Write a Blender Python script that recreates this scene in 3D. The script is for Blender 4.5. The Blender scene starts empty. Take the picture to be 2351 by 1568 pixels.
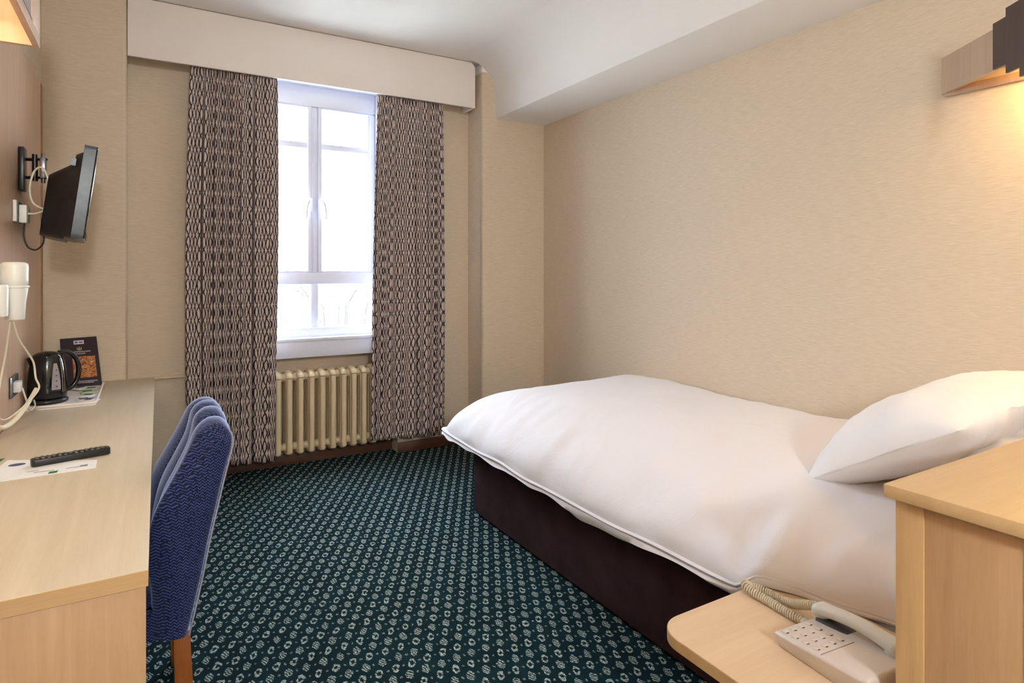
import bpy, bmesh, math, random
from mathutils import Vector, Matrix, noise
random.seed(7)
SC = bpy.context.scene
COL = SC.collection
PI = math.pi

# ------------------------------------------------------------------ camera, world, lights
TH = math.atan(835 / 1408.0)
cam_d = bpy.data.cameras.new('camera')
cam_d.sensor_width = 36.0
cam_d.lens = 36.0 * 1408.0 / 2351.0
cam_d.shift_y = -(784 - 624) / 2351.0
cam_d.clip_start = 0.02
cam_o = bpy.data.objects.new('camera', cam_d)
COL.objects.link(cam_o)
cam_o.location = (0, 0, 1.35)
cam_o.rotation_euler = (PI / 2, 0, -TH)
SC.camera = cam_o

W = bpy.data.worlds.new('sky')
SC.world = W
W.use_nodes = True
bg = W.node_tree.nodes['Background']
bg.inputs[0].default_value = (0.78, 0.88, 1.0, 1)
bg.inputs[1].default_value = 25.0

def area(name, loc, rot, sx, sy, power, color, spread=None, portal=False):
    l = bpy.data.lights.new(name, 'AREA')
    l.shape = 'RECTANGLE'; l.size = sx; l.size_y = sy
    l.energy = power; l.color = color
    if spread: l.spread = spread
    if portal: l.cycles.is_portal = True
    o = bpy.data.objects.new(name, l); COL.objects.link(o)
    o.location = loc; o.rotation_euler = rot
    return o
# sky portal in the window opening (guides the daylight, emits nothing itself)
area('window_portal', (1.015, 4.60, 1.77), (-PI / 2, 0, 0), 0.9, 1.8, 1, (1, 1, 1), portal=True)
# tubes inside the two pelmets
area('bed_lamp_light', (2.635, 0.62, 2.10), (0, math.radians(-32), 0), 0.07, 0.5, 6.5, (1.0, 0.62, 0.20))
area('desk_lamp_light', (-0.40, 1.75, 2.14), (0, 0, 0), 0.06, 1.2, 4.0, (1.0, 0.88, 0.60))

SC.view_settings.view_transform = 'Standard'
SC.view_settings.look = 'None'
SC.view_settings.exposure = 0.48
SC.view_settings.gamma = 1.0
SC.view_settings.use_curve_mapping = False
SC.cycles.use_denoising = True
SC.cycles.max_bounces = 10
SC.cycles.diffuse_bounces = 6
SC.cycles.sample_clamp_indirect = 8.0
SC.cycles.caustics_reflective = False
SC.cycles.caustics_refractive = False

# ------------------------------------------------------------------ node helpers
class NT:
    def __init__(s, name):
        s.m = bpy.data.materials.new(name); s.m.use_nodes = True
        s.t = s.m.node_tree
        s.b = s.t.nodes['Principled BSDF']
    def n(s, typ, **kw):
        nd = s.t.nodes.new(typ)
        for k, v in kw.items(): setattr(nd, k, v)
        return nd
    def put(s, sock, v):
        if isinstance(v, (int, float)): sock.default_value = v
        elif isinstance(v, tuple): sock.default_value = v if len(v) == 4 or sock.type == 'VECTOR' else (*v, 1)
        else: s.t.links.new(v, sock)
    def math(s, op, a, b=0.0, c=0.0):
        nd = s.n('ShaderNodeMath', operation=op)
        s.put(nd.inputs[0], a); s.put(nd.inputs[1], b); s.put(nd.inputs[2], c)
        return nd.outputs[0]
    def coord(s, kind='Object'):
        return s.n('ShaderNodeTexCoord').outputs[kind]
    def scale(s, vec, sc, rot=(0, 0, 0)):
        nd = s.n('ShaderNodeMapping'); s.put(nd.inputs[0], vec)
        nd.inputs['Scale'].default_value = sc; nd.inputs['Rotation'].default_value = rot
        return nd.outputs[0]
    def noise(s, vec, scale=5, detail=3, rough=0.5, dist=0.0):
        nd = s.n('ShaderNodeTexNoise'); s.put(nd.inputs['Vector'], vec)
        nd.inputs['Scale'].default_value = scale; nd.inputs['Detail'].default_value = detail
        nd.inputs['Roughness'].default_value = rough; nd.inputs['Distortion'].default_value = dist
        return nd.outputs[0]
    def ramp(s, f, stops):
        nd = s.n('ShaderNodeValToRGB'); s.put(nd.inputs[0], f)
        e = nd.color_ramp.elements
        while len(e) < len(stops): e.new(0.5)
        for i, (p, c) in enumerate(stops):
            e[i].position = p; e[i].color = (*c, 1)
        return nd.outputs[0]
    def mix(s, f, a, b):
        nd = s.n('ShaderNodeMix', data_type='RGBA')
        s.put(nd.inputs[0], f); s.put(nd.inputs[6], a); s.put(nd.inputs[7], b)
        return nd.outputs[2]
    def sep(s, vec):
        nd = s.n('ShaderNodeSeparateXYZ'); s.put(nd.inputs[0], vec); return nd.outputs
    def bump(s, h, strength=0.3, dist=0.01):
        nd = s.n('ShaderNodeBump'); s.put(nd.inputs['Height'], h)
        nd.inputs['Strength'].default_value = strength; nd.inputs['Distance'].default_value = dist
        s.t.links.new(nd.outputs[0], s.b.inputs['Normal'])
    def fin(s, col, rough=0.5, metal=0.0, spec=None):
        s.put(s.b.inputs['Base Color'], col); s.put(s.b.inputs['Roughness'], rough)
        s.put(s.b.inputs['Metallic'], metal)
        if spec is not None: s.put(s.b.inputs['Specular IOR Level'], spec)
        return s.m

def lin(r, g, b):
    f = lambda v: ((v / 255 + 0.055) / 1.055) ** 2.4 if v > 10 else v / 255 / 12.92
    return (f(r), f(g), f(b))

def plain(name, col, rough=0.5, metal=0.0, var=0.06, sc=40.0, spec=None, bump=0.0):
    t = NT(name)
    f = t.noise(t.coord(), sc, 3)
    c2 = tuple(max(0, c * (1 - var)) for c in col); c3 = tuple(min(1, c * (1 + var)) for c in col)
    c = t.ramp(f, [(0.3, c2), (0.7, c3)])
    if bump: t.bump(f, bump, 0.002)
    return t.fin(c, rough, metal, spec)

def wood(name, a, b, axis='Z', rough=0.42, fig=1.0):
    t = NT(name); v = t.coord()
    s_ = {'Z': (9, 9, 0.55), 'Y': (9, 0.55, 9), 'X': (0.55, 9, 9)}[axis]
    f1 = t.noise(t.scale(v, s_), 3.0, 6, 0.6, 0.7)
    f2 = t.noise(t.scale(v, tuple(k * 6 for k in s_)), 5.0, 3, 0.6)
    f = t.math('ADD', t.math('MULTIPLY', f1, 0.75), t.math('MULTIPLY', f2, 0.25))
    mid = tuple((p + q) / 2 for p, q in zip(a, b))
    c = t.ramp(f, [(0.5 - 0.17 / fig, a), (0.5, mid), (0.5 + 0.17 / fig, b)])
    return t.fin(c, rough)

M = {}
def wallpaper(name, a, b):
    t = NT(name); v = t.coord()
    f1 = t.noise(t.scale(v, (3.4, 3.4, 90)), 4.5, 4, 0.65, 0.3)
    f2 = t.noise(t.scale(v, (9, 9, 170)), 3.0, 2, 0.5)
    f3 = t.noise(v, 1.3, 2)
    f = t.math('ADD', t.math('MULTIPLY', f1, 0.7), t.math('MULTIPLY', f2, 0.3))
    c = t.ramp(f, [(0.36, a), (0.62, b)])
    t.bump(f, 0.12, 0.002)
    return t.fin(c, 0.8, 0, 0.2)
M['wallpaper'] = wallpaper('wallpaper', lin(200, 184, 161), lin(217, 202, 181))
M['paint'] = plain('ceiling_paint', lin(240, 238, 236), 0.9, var=0.01, sc=3, spec=0.1)
M['pelmet_paint'] = plain('valance_paint', lin(238, 230, 224), 0.55, var=0.012, sc=4)
M['white_gloss'] = plain('white_gloss_paint', lin(222, 226, 242), 0.28, var=0.01)
M['maple_top'] = wood('maple_laminate_top', lin(200, 186, 162), lin(212, 199, 177), 'Y', 0.36)
M['maple_side'] = wood('maple_laminate_side', lin(180, 144, 106), lin(196, 160, 122), 'Z', 0.4)
M['maple_edge'] = wood('maple_edging', lin(190, 155, 108), lin(206, 172, 124), 'X', 0.4)
M['maple_edge_z'] = wood('maple_edging_upright', lin(190, 155, 108), lin(206, 172, 124), 'Z', 0.4)
M['maple_panel'] = wood('maple_wall_panel', lin(206, 170, 142), lin(222, 190, 162), 'Z', 0.4)
M['cab_top'] = wood('cabinet_top_laminate', lin(206, 172, 126), lin(216, 184, 140), 'X', 0.38)
M['pelmet_wood'] = wood('pelmet_laminate', lin(178, 152, 128), lin(194, 168, 142), 'Z', 0.45)
M['shelf_top'] = wood('shelf_laminate', lin(206, 178, 146), lin(216, 190, 158), 'X', 0.36)
M['trim_dark'] = wood('dark_panel_trim', lin(150, 115, 85), lin(170, 132, 98), 'Z', 0.5)
M['brown_skirting'] = wood('brown_skirting', lin(74, 50, 38), lin(98, 66, 50), 'X', 0.45)
M['chair_wood'] = wood('chair_leg_wood', lin(120, 66, 26), lin(152, 88, 38), 'Z', 0.4)
M['dark_slat'] = wood('dark_brown_slat', lin(62, 42, 30), lin(78, 54, 40), 'Z', 0.45)
M['radiator'] = plain('cream_radiator_paint', lin(222, 204, 170), 0.38, var=0.03, sc=12)
M['black_plastic'] = plain('black_plastic', (0.012, 0.012, 0.014), 0.32, var=0.2, sc=60)
M['black_gloss'] = plain('black_gloss_plastic', (0.006, 0.006, 0.007), 0.08, var=0.1)
M['tv_bezel'] = plain('dark_slate_plastic', (0.075, 0.10, 0.13), 0.35, var=0.1)
M['tv_screen'] = plain('black_screen_glass', (0.004, 0.004, 0.005), 0.05, var=0.05)
M['white_plastic'] = plain('white_plastic', lin(232, 234, 230), 0.35, var=0.015)
M['cream_cord'] = plain('cream_cord', lin(226, 220, 200), 0.45, var=0.03)
M['phone_plastic'] = plain('grey_beige_plastic', lin(202, 192, 184), 0.4, var=0.02)
M['phone_hand'] = plain('pale_handset_plastic', lin(206, 206, 200), 0.35, var=0.02)
M['phone_cord'] = plain('beige_phone_cord', lin(196, 184, 160), 0.4, var=0.04)
M['dark_grey'] = plain('dark_grey_key', lin(60, 58, 60), 0.5)
M['grey_key'] = plain('grey_rubber_key', lin(120, 116, 112), 0.5)
M['chrome'] = plain('chrome', (0.8, 0.8, 0.82), 0.12, 1.0, var=0.02)
M['insert_grey'] = plain('frosted_grey_panel', lin(150, 148, 152), 0.3, var=0.04)
M['paper'] = plain('white_paper', lin(238, 240, 242), 0.6, var=0.01)
M['pale_green'] = plain('pale_green_paper', lin(190, 206, 176), 0.6)
M['green_ink'] = plain('green_ink', lin(40, 110, 62), 0.6)
M['slate_ink'] = plain('slate_ink', lin(80, 84, 110), 0.6)
M['card_dark'] = plain('dark_card', lin(44, 36, 46), 0.35, var=0.05)
M['card_white'] = plain('card_white_ink', lin(205, 196, 206), 0.5)
M['card_gold'] = plain('card_gold_ink', lin(190, 176, 120), 0.5)
M['water_window'] = plain('grey_water_gauge', lin(150, 146, 152), 0.25)
M['twig'] = plain('bare_twig', lin(34, 30, 26), 0.9, var=0.3)
M['outside_ground'] = plain('pale_ground', lin(190, 190, 180), 0.9, var=0.08, sc=2)
M['grey_metal'] = plain('grey_metal', lin(130, 130, 134), 0.3, 0.9)

def food_photo():
    t = NT('food_photo'); v = t.coord()
    f = t.noise(v, 55, 2, 0.6, 1.0)
    c = t.ramp(f, [(0.28, lin(40, 24, 18)), (0.42, lin(150, 90, 50)), (0.52, lin(214, 150, 96)), (0.60, lin(120, 60, 44)), (0.72, lin(240, 214, 180))])
    return t.fin(c, 0.35)
M['food'] = food_photo()

def linen(name, col, sc=6.0, st=0.25):
    t = NT(name); v = t.coord()
    f = t.noise(v, sc, 5, 0.55, 0.6)
    g = t.noise(v, 700, 2)
    h = t.math('ADD', f, t.math('MULTIPLY', g, 0.02))
    t.bump(h, st, 0.02)
    t.put(t.b.inputs['Sheen Weight'], 0.15)
    return t.fin(col, 0.85, 0, 0.2)
M['linen'] = linen('white_cotton', lin(233, 231, 236))
M['pillow_cotton'] = linen('pillow_cotton', lin(240, 239, 240), 9, 0.3)
M['sheet'] = linen('sheet_cotton', lin(225, 224, 232))
def divan():
    t = NT('plum_divan_fabric'); v = t.coord()
    f = t.noise(v, 9, 5, 0.6); g = t.noise(v, 500, 2)
    c = t.ramp(f, [(0.35, lin(44, 28, 34)), (0.65, lin(58, 40, 44))])
    t.bump(g, 0.3, 0.001)
    return t.fin(c, 0.95, 0, 0.15)
M['divan'] = divan()

def carpet():
    t = NT('teal_carpet'); v = t.coord()
    wob = t.n('ShaderNodeVectorMath', operation='ADD')
    nz = t.n('ShaderNodeTexNoise'); t.put(nz.inputs['Vector'], v); nz.inputs['Scale'].default_value = 45; nz.inputs['Detail'].default_value = 1
    sub = t.n('ShaderNodeVectorMath', operation='SUBTRACT'); t.put(sub.inputs[0], nz.outputs[1]); sub.inputs[1].default_value = (0.5, 0.5, 0.5)
    mul = t.n('ShaderNodeVectorMath', operation='SCALE'); t.put(mul.inputs[0], sub.outputs[0]); mul.inputs['Scale'].default_value = 0.016
    t.put(wob.inputs[0], v); t.put(wob.inputs[1], mul.outputs[0])
    xyz = t.sep(wob.outputs[0]); X, Y = xyz[0], xyz[1]
    PX, PY = 0.058, 0.108
    def cell(ox, oy, px=PX, py=PY):
        fx = t.math('SUBTRACT', t.math('FRACT', t.math('ADD', t.math('DIVIDE', X, px), ox)), 0.5)
        fy = t.math('SUBTRACT', t.math('FRACT', t.math('ADD', t.math('DIVIDE', Y, py), oy)), 0.5)
        return t.math('MULTIPLY', fx, px), t.math('MULTIPLY', fy, py)
    def rad(fx, fy, rx, ry):
        a = t.math('DIVIDE', fx, rx); b = t.math('DIVIDE', fy, ry)
        return t.math('SQRT', t.math('ADD', t.math('MULTIPLY', a, a), t.math('MULTIPLY', b, b)))
    # motif one: a leaning ring, motif two: three short slanting strokes
    ax, ay = cell(0.0, 0.0)
    axs = t.math('ADD', ax, t.math('MULTIPLY', ay, -0.25))
    r1 = rad(axs, ay, 0.0125, 0.022)
    ring = t.math('LESS_THAN', t.math('ABSOLUTE', t.math('SUBTRACT', r1, 0.72)), 0.27)
    gap = t.math('GREATER_THAN', t.math('ABSOLUTE', t.math('SUBTRACT', t.math('ADD', ay, t.math('MULTIPLY', ax, 1.2)), 0.002)), 0.0035)
    ring = t.math('MULTIPLY', ring, gap)
    bx, by = cell(0.5, 0.5)
    r2 = rad(t.math('ADD', bx, t.math('MULTIPLY', by, -0.2)), by, 0.0135, 0.024)
    st = t.math('LESS_THAN', t.math('ABSOLUTE', t.math('SUBTRACT', t.math('FRACT', t.math('DIVIDE', t.math('ADD', bx, t.math('MULTIPLY', by, 0.5)), 0.0100)), 0.5)), 0.30)
    strokes = t.math('MULTIPLY', t.math('LESS_THAN', r2, 1.0), st)
    cx, cy = cell(0.5, 0.0)
    d1 = t.math('LESS_THAN', rad(cx, cy, 0.0042, 0.0060), 1.0)
    ex, ey = cell(0.0, 0.5)
    d2 = t.math('LESS_THAN', rad(ex, ey, 0.0042, 0.0060), 1.0)
    dots = t.math('MULTIPLY', t.math('MAXIMUM', d1, d2), 0.55)
    m = t.math('MAXIMUM', t.math('MAXIMUM', ring, strokes), dots)
    pile = t.noise(v, 420, 3, 0.7)
    cl = t.noise(v, 7, 3, 0.6)
    m = t.math('MULTIPLY', m, t.math('MULTIPLY', t.math('SUBTRACT', t.noise(v, 170, 2, 0.6), 0.34), 3.0))
    m = t.math('MINIMUM', t.math('MAXIMUM', m, 0.0), 0.9)
    base = t.ramp(t.math('ADD', t.math('MULTIPLY', pile, 0.7), t.math('MULTIPLY', cl, 0.3)), [(0.35, lin(3, 17, 21)), (0.55, lin(10, 39, 46)), (0.72, lin(34, 72, 79))])
    c = t.mix(m, base, lin(204, 220, 214))
    t.bump(pile, 0.6, 0.004)
    return t.fin(c, 0.95, 0, 0.1)
M['carpet'] = carpet()

def curtain_mat():
    t = NT('curtain_fabric'); uv = t.coord('UV')
    nz = t.n('ShaderNodeTexNoise'); t.put(nz.inputs['Vector'], uv); nz.inputs['Scale'].default_value = 24; nz.inputs['Detail'].default_value = 1
    wobx = t.math('MULTIPLY', t.math('SUBTRACT', nz.outputs[0], 0.5), 0.012)
    s = t.sep(uv)
    U = t.math('DIVIDE', t.math('ADD', s[0], wobx), 0.026)
    V = t.math('DIVIDE', s[1], 0.175)
    colid = t.math('FLOOR', U)
    w = t.math('MULTIPLY', t.math('SINE', t.math('MULTIPLY', V, 2 * PI)), 0.40)
    def line(sig, off):
        a = t.math('FRACT', t.math('ADD', t.math('ADD', U, t.math('MULTIPLY', w, sig)), off))
        return t.math('ABSOLUTE', t.math('SUBTRACT', a, 0.5))
    d = t.math('MINIMUM', line(1, 0.0), line(-1, 0.0))
    thick = t.math('ADD', 0.052, t.math('MULTIPLY', t.noise(uv, 60, 2), 0.14))
    m = t.math('LESS_THAN', d, thick)
    weave = t.noise(t.scale(uv, (1, 1, 1)), 300, 2)
    lightc = t.ramp(weave, [(0.35, lin(200, 184, 178)), (0.7, lin(230, 216, 208))])
    c = t.mix(m, lightc, lin(52, 40, 46))
    t.bump(weave, 0.2, 0.001)
    bs = t.b
    t.fin(c, 0.85, 0, 0.15)
    tr = t.n('ShaderNodeBsdfTranslucent'); t.put(tr.inputs[0], c)
    mx = t.n('ShaderNodeMixShader'); mx.inputs[0].default_value = 0.08
    out = t.t.nodes['Material Output']
    t.t.links.new(bs.outputs[0], mx.inputs[1]); t.t.links.new(tr.outputs[0], mx.inputs[2])
    t.t.links.new(mx.outputs[0], out.inputs[0])
    return t.m
M['curtain'] = curtain_mat()

def chair_mat():
    t = NT('blue_chair_weave'); v = t.coord()
    s = t.sep(v)
    # small zigzag dashes in rows
    row = t.math('DIVIDE', s[2], 0.0085)
    zig = t.math('ABSOLUTE', t.math('SUBTRACT', t.math('FRACT', t.math('DIVIDE', t.math('ADD', s[1], s[0]), 0.014)), 0.5))
    f = t.math('FRACT', t.math('ADD', row, t.math('MULTIPLY', zig, 1.6)))
    m = t.math('LESS_THAN', f, 0.40)
    brk = t.math('GREATER_THAN', t.noise(v, 160, 1), 0.40)
    m = t.math('MULTIPLY', m, brk)
    base = t.ramp(t.noise(v, 240, 2), [(0.3, lin(10, 12, 30)), (0.7, lin(20, 27, 64))])
    c = t.mix(m, base, lin(60, 73, 120))
    t.bump(m, 0.25, 0.001)
    t.put(t.b.inputs['Sheen Weight'], 0.9); t.put(t.b.inputs['Sheen Tint'], (0.55, 0.65, 1.0, 1)); t.put(t.b.inputs['Sheen Roughness'], 0.4)
    return t.fin(c, 0.9, 0, 0.2)
M['chair'] = chair_mat()
M['piping'] = plain('pale_piping', lin(150, 152, 172), 0.6)

def glass():
    t = NT('window_glass')
    out = t.t.nodes['Material Output']
    gl = t.n('ShaderNodeBsdfGlossy'); gl.inputs['Roughness'].default_value = 0.02
    tr = t.n('ShaderNodeBsdfTransparent'); tr.inputs[0].default_value = (0.97, 0.98, 0.98, 1)
    mx = t.n('ShaderNodeMixShader'); mx.inputs[0].default_value = 0.06
    t.t.links.new(tr.outputs[0], mx.inputs[1]); t.t.links.new(gl.outputs[0], mx.inputs[2])
    t.t.links.new(mx.outputs[0], out.inputs[0])
    return t.m
M['glass'] = glass()
def emit(name, col, st):
    t = NT(name)
    t.put(t.b.inputs['Emission Color'], col); t.put(t.b.inputs['Emission Strength'], st)
    return t.fin(col, 0.5)
M['tube_warm'] = emit('warm_lit_tube', (1.0, 0.88, 0.62), 12.0)
M['tube_bed'] = emit('amber_lit_tube', (1.0, 0.62, 0.20), 8.0)
M['fill_glow'] = emit('fill_globe_glow', (0.90, 0.95, 1.0), 185.0)  # glow of the added fill globe

# ------------------------------------------------------------------ mesh helpers
ORG = {}
class MB:
    def __init__(s):
        s.v = []; s.f = []; s.sm = []; s.uv = None
    def add(s, vs, fs, smooth=False, mat=None):
        o = len(s.v)
        s.v += [Vector(p) if mat is None else mat @ Vector(p) for p in vs]
        s.f += [tuple(i + o for i in f) for f in fs]
        s.sm += [smooth] * len(fs)
        return s
    def box(s, x0, x1, y0, y1, z0, z1, mat=None):
        return s.add([(x0, y0, z0), (x1, y0, z0), (x1, y1, z0), (x0, y1, z0), (x0, y0, z1), (x1, y0, z1), (x1, y1, z1), (x0, y1, z1)],
              [(0, 3, 2, 1), (4, 5, 6, 7), (0, 1, 5, 4), (1, 2, 6, 5), (2, 3, 7, 6), (3, 0, 4, 7)], False, mat)
    def prism(s, pts, z0, z1, smooth=False, mat=None):
        n = len(pts)
        vs = [(x, y, z0) for x, y in pts] + [(x, y, z1) for x, y in pts]
        s.add(vs, [tuple(range(n - 1, -1, -1)), tuple(range(n, 2 * n))], False, mat)
        o = len(s.v) - 2 * n
        for i in range(n):
            j = (i + 1) % n
            s.f.append((o + i, o + j, o + n + j, o + n + i)); s.sm.append(smooth)
        return s
    def grid(s, rows, closed_u=False, smooth=True):
        nr, nc = len(rows), len(rows[0]); o = len(s.v)
        for r in rows: s.v += [Vector(p) for p in r]
        for i in range(nr - 1):
            for j in range(nc if closed_u else nc - 1):
                k = (j + 1) % nc
                s.f.append((o + i * nc + j, o + i * nc + k, o + (i + 1) * nc + k, o + (i + 1) * nc + j)); s.sm.append(smooth)
        return s
    def lathe(s, prof, c=(0, 0, 0), n=32, sx=1.0, sy=1.0, cap=True, mat=None):
        rows = []
        for r, z in prof:
            ring = [Vector((c[0] + r * sx * math.cos(2 * PI * k / n), c[1] + r * sy * math.sin(2 * PI * k / n), c[2] + z)) for k in range(n)]
            if mat is not None: ring = [mat @ p for p in ring]
            rows.append(ring)
        o = len(s.v); s.grid(rows, True)
        if cap:
            s.f.append(tuple(o + k for k in range(n - 1, -1, -1))); s.sm.append(False)
            l = o + (len(rows) - 1) * n
            s.f.append(tuple(l + k for k in range(n))); s.sm.append(False)
        return s
    def tube(s, pts, r, n=10, cap=True, closed=False):
        P = [Vector(p) for p in pts]; rows = []; up = None
        for i, p in enumerate(P):
            a = P[i - 1] if i else P[0]; b = P[i + 1] if i < len(P) - 1 else P[-1]
            t = (b - a).normalized() if (b - a).length > 1e-9 else Vector((0, 0, 1))
            if up is None:
                up = Vector((0, 0, 1)) if abs(t.z) < 0.9 else Vector((1, 0, 0))
            up = (up - t * up.dot(t)).normalized()
            q = t.cross(up)
            rr = r[i] if isinstance(r, (list, tuple)) else r
            rows.append([p + (up * math.cos(2 * PI * k / n) + q * math.sin(2 * PI * k / n)) * rr for k in range(n)])
        o = len(s.v); s.grid(rows, True)
        if cap:
            s.f.append(tuple(o + k for k in range(n))); s.sm.append(False)
            l = o + (len(rows) - 1) * n
            s.f.append(tuple(l + k for k in range(n - 1, -1, -1))); s.sm.append(False)
        return s
    def build(s, name, mat, parent=None, bevel=0.0, seg=2, origin=None, smooth_bevel=True, weld=False):
        if parent is not None: org = ORG[parent.name]
        elif origin is not None: org = Vector(origin)
        else:
            mn = Vector([min(v[i] for v in s.v) for i in range(3)]); mx = Vector([max(v[i] for v in s.v) for i in range(3)])
            org = Vector(((mn.x + mx.x) / 2, (mn.y + mx.y) / 2, mn.z))
        me = bpy.data.meshes.new(name)
        me.from_pydata([tuple(v - org) for v in s.v], [], s.f)
        for p, q in zip(me.polygons, s.sm): p.use_smooth = q
        bm = bmesh.new(); bm.from_mesh(me)
        if weld: bmesh.ops.remove_doubles(bm, verts=bm.verts, dist=1e-5)
        if s.uv is None:
            bmesh.ops.recalc_face_normals(bm, faces=bm.faces)
        if bevel > 0:
            es = [e for e in bm.edges if len(e.link_faces) == 2 and e.calc_face_angle(0) > 0.6]
            bmesh.ops.bevel(bm, geom=es, offset=bevel, segments=seg, profile=0.5, affect='EDGES', clamp_overlap=True)
            if smooth_bevel and hasattr(me, 'set_sharp_from_angle'):
                for f in bm.faces: f.smooth = True
        bm.to_mesh(me); bm.free()
        if bevel > 0 and smooth_bevel:
            me.set_sharp_from_angle(angle=math.radians(35))
        elif any(s.sm) and s.uv is None:
            me.set_sharp_from_angle(angle=math.radians(62))
        if s.uv is not None:
            l = me.uv_layers.new(name='UVMap')
            for lp in me.loops: l.data[lp.index].uv = s.uv[lp.vertex_index]
        me.materials.append(mat)
        o = bpy.data.objects.new(name, me); COL.objects.link(o)
        if parent is not None: o.parent = parent
        else: o.location = org
        ORG[o.name] = org
        return o

def tag(o, label=None, cat=None, group=None, kind=None):
    if label: o['label'] = label
    if cat: o['category'] = cat
    if group: o['group'] = group
    if kind: o['kind'] = kind
    return o
def thing(name, loc, label, cat, group=None):
    o = bpy.data.objects.new(name, None); COL.objects.link(o)
    o.location = loc; o.empty_display_size = 0.05
    ORG[o.name] = Vector(loc)
    return tag(o, label, cat, group)
def struct(o): o['kind'] = 'structure'; return o
def B(x0, x1, y0, y1, z0, z1, mat=None): return MB().box(x0, x1, y0, y1, z0, z1, mat)
def smooth_path(pts, n=12):
    P = [Vector(p) for p in pts]; out = []
    for i in range(len(P) - 1):
        p0 = P[max(i - 1, 0)]; p1 = P[i]; p2 = P[i + 1]; p3 = P[min(i + 2, len(P) - 1)]
        for k in range(n):
            t = k / n
            out.append(0.5 * ((2 * p1) + (p2 - p0) * t + (2 * p0 - 5 * p1 + 4 * p2 - p3) * t * t + (3 * p1 - p0 - 3 * p2 + p3) * t ** 3))
    out.append(P[-1]); return out
def sstep(a, b, x):
    t = max(0.0, min(1.0, (x - a) / (b - a))); return t * t * (3 - 2 * t)

# ------------------------------------------------------------------ dimensions
XL, XR = -0.495, 2.746
YP, YA = 4.13, 4.37          # pier face, alcove back wall
YB = -3.2                    # back wall
AL, AR = -0.108, 2.187       # alcove sides
ZC = 2.95                    # ceiling
WX0, WX1, WZ0, WZ1 = 0.575, 1.455, 0.883, 2.66   # window opening

# ------------------------------------------------------------------ room shell
struct(B(XL - 0.15, XR + 0.15, YB - 0.15, YA + 0.22, -0.12, 0).build('floor', M['carpet'], origin=(0, 0, 0)))
struct(B(XL - 0.15, XR + 0.15, YB - 0.15, YA + 0.22, ZC, ZC + 0.15).build('ceiling', M['paint'], origin=(0, 0, 0)))
struct(B(XL - 0.15, XL, YB, YP + 0.0, 0, ZC).build('wall_left', M['wallpaper'], origin=(0, 0, 0)))
struct(B(XR, XR + 0.15, YB, YP, 0, ZC).build('wall_right', M['wallpaper'], origin=(0, 0, 0)))
struct(B(XL - 0.15, XR + 0.15, YB - 0.15, YB, 0, ZC).build('wall_back', M['wallpaper'], origin=(0, 0, 0)))
def pier(x0, x1, z1, side):
    # pier with a rounded edge towards the alcove
    r = 0.018; pts = []
    if side > 0:
        pts = [(x0, YP)] + [(x1 - r + r * math.sin(a), YP + r - r * math.cos(a)) for a in [k * PI / 12 for k in range(7)]] + [(x1, YA + 0.22), (x0, YA + 0.22)]
    else:
        pts = [(x1, YP), (x1, YA + 0.22), (x0, YA + 0.22)] + [(x0 + r - r * math.sin(a), YP + r - r * math.cos(a)) for a in [k * PI / 12 for k in range(6, -1, -1)]]
    return MB().prism(pts, 0, z1, True)
o = pier(XL - 0.15, AL, ZC, 1).build('wall_far', M['wallpaper'], origin=(0, 0, 0)); struct(o)
o = pier(AR, XR + 0.15, 2.872, -1).build('wall_far', M['wallpaper'], origin=(0, 0, 0)); struct(o)
mb = MB()
mb.box(AL, 0.44, YA, YA + 0.2, 0, 0.765); mb.box(1.60, AR, YA, YA + 0.2, 0, 0.765); mb.box(0.44, 1.60, 4.50, YA + 0.2, 0, 0.765); mb.box(AL, AR, YA, YA + 0.2, 0.765, WZ0); mb.box(AL, AR, YA, YA + 0.2, WZ1, ZC)
mb.box(AL, WX0, YA, YA + 0.2, WZ0, WZ1); mb.box(WX1, AR, YA, YA + 0.2, WZ0, WZ1)
struct(mb.build('wall_far', M['wallpaper'], origin=(0, 0, 0)))
struct(pier(AR, XR + 0.15, 0.08, -1).build('trim_1', M['paint'], origin=(0, 0, 0))).location.z = 2.872
# beam along the right wall, with a soft cove where it meets the ceiling
cov = [(XR, 2.53), (2.309, 2.53), (2.303, 2.536), (2.303, 2.70)]
RC = 0.25
for k in range(9):
    a = k / 8 * PI / 2
    cov.append((2.303 - RC * (1 - math.cos(a)), ZC - RC + RC * math.sin(a)))
cov += [(XR, ZC)]
mb = MB(); n = len(cov)
mb.add([(x, YP, z) for x, z in cov] + [(x, YB, z) for x, z in cov], [tuple(range(n)), tuple(range(2 * n - 1, n - 1, -1))])
for i in range(n):
    j = (i + 1) % n; mb.f.append((i, j, n + j, n + i)); mb.sm.append(3 <= i < n - 2)
struct(mb.build('trim_2', M['paint'], origin=(0, 0, 0)))
struct(B(AL, 0.44, YA - 0.014, YA, 0, 0.078).build('baseboard_far', M['brown_skirting'], bevel=0.004, origin=(0, 0, 0)))
struct(B(1.60, AR, YA - 0.014, YA, 0, 0.078).build('baseboard_far', M['brown_skirting'], bevel=0.004, origin=(0, 0, 0)))
struct(B(0.44, 1.60, 4.486, 4.50, 0, 0.078).build('baseboard_far', M['brown_skirting'], bevel=0.004, origin=(0, 0, 0)))
struct(B(AR + 0.02, XR, YP - 0.014, YP, 0, 0.078).build('baseboard_far', M['brown_skirting'], bevel=0.004, origin=(0, 0, 0)))
struct(B(XR - 0.014, XR, YB, YP - 0.014, 0, 0.078).build('baseboard_right', M['brown_skirting'], bevel=0.004, origin=(0, 0, 0)))
struct(B(AL, 0.44, YA - 0.022, YA, 0.688, 0.706).build('trim_3', M['wallpaper'], bevel=0.003, origin=(0, 0, 0)))
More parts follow.
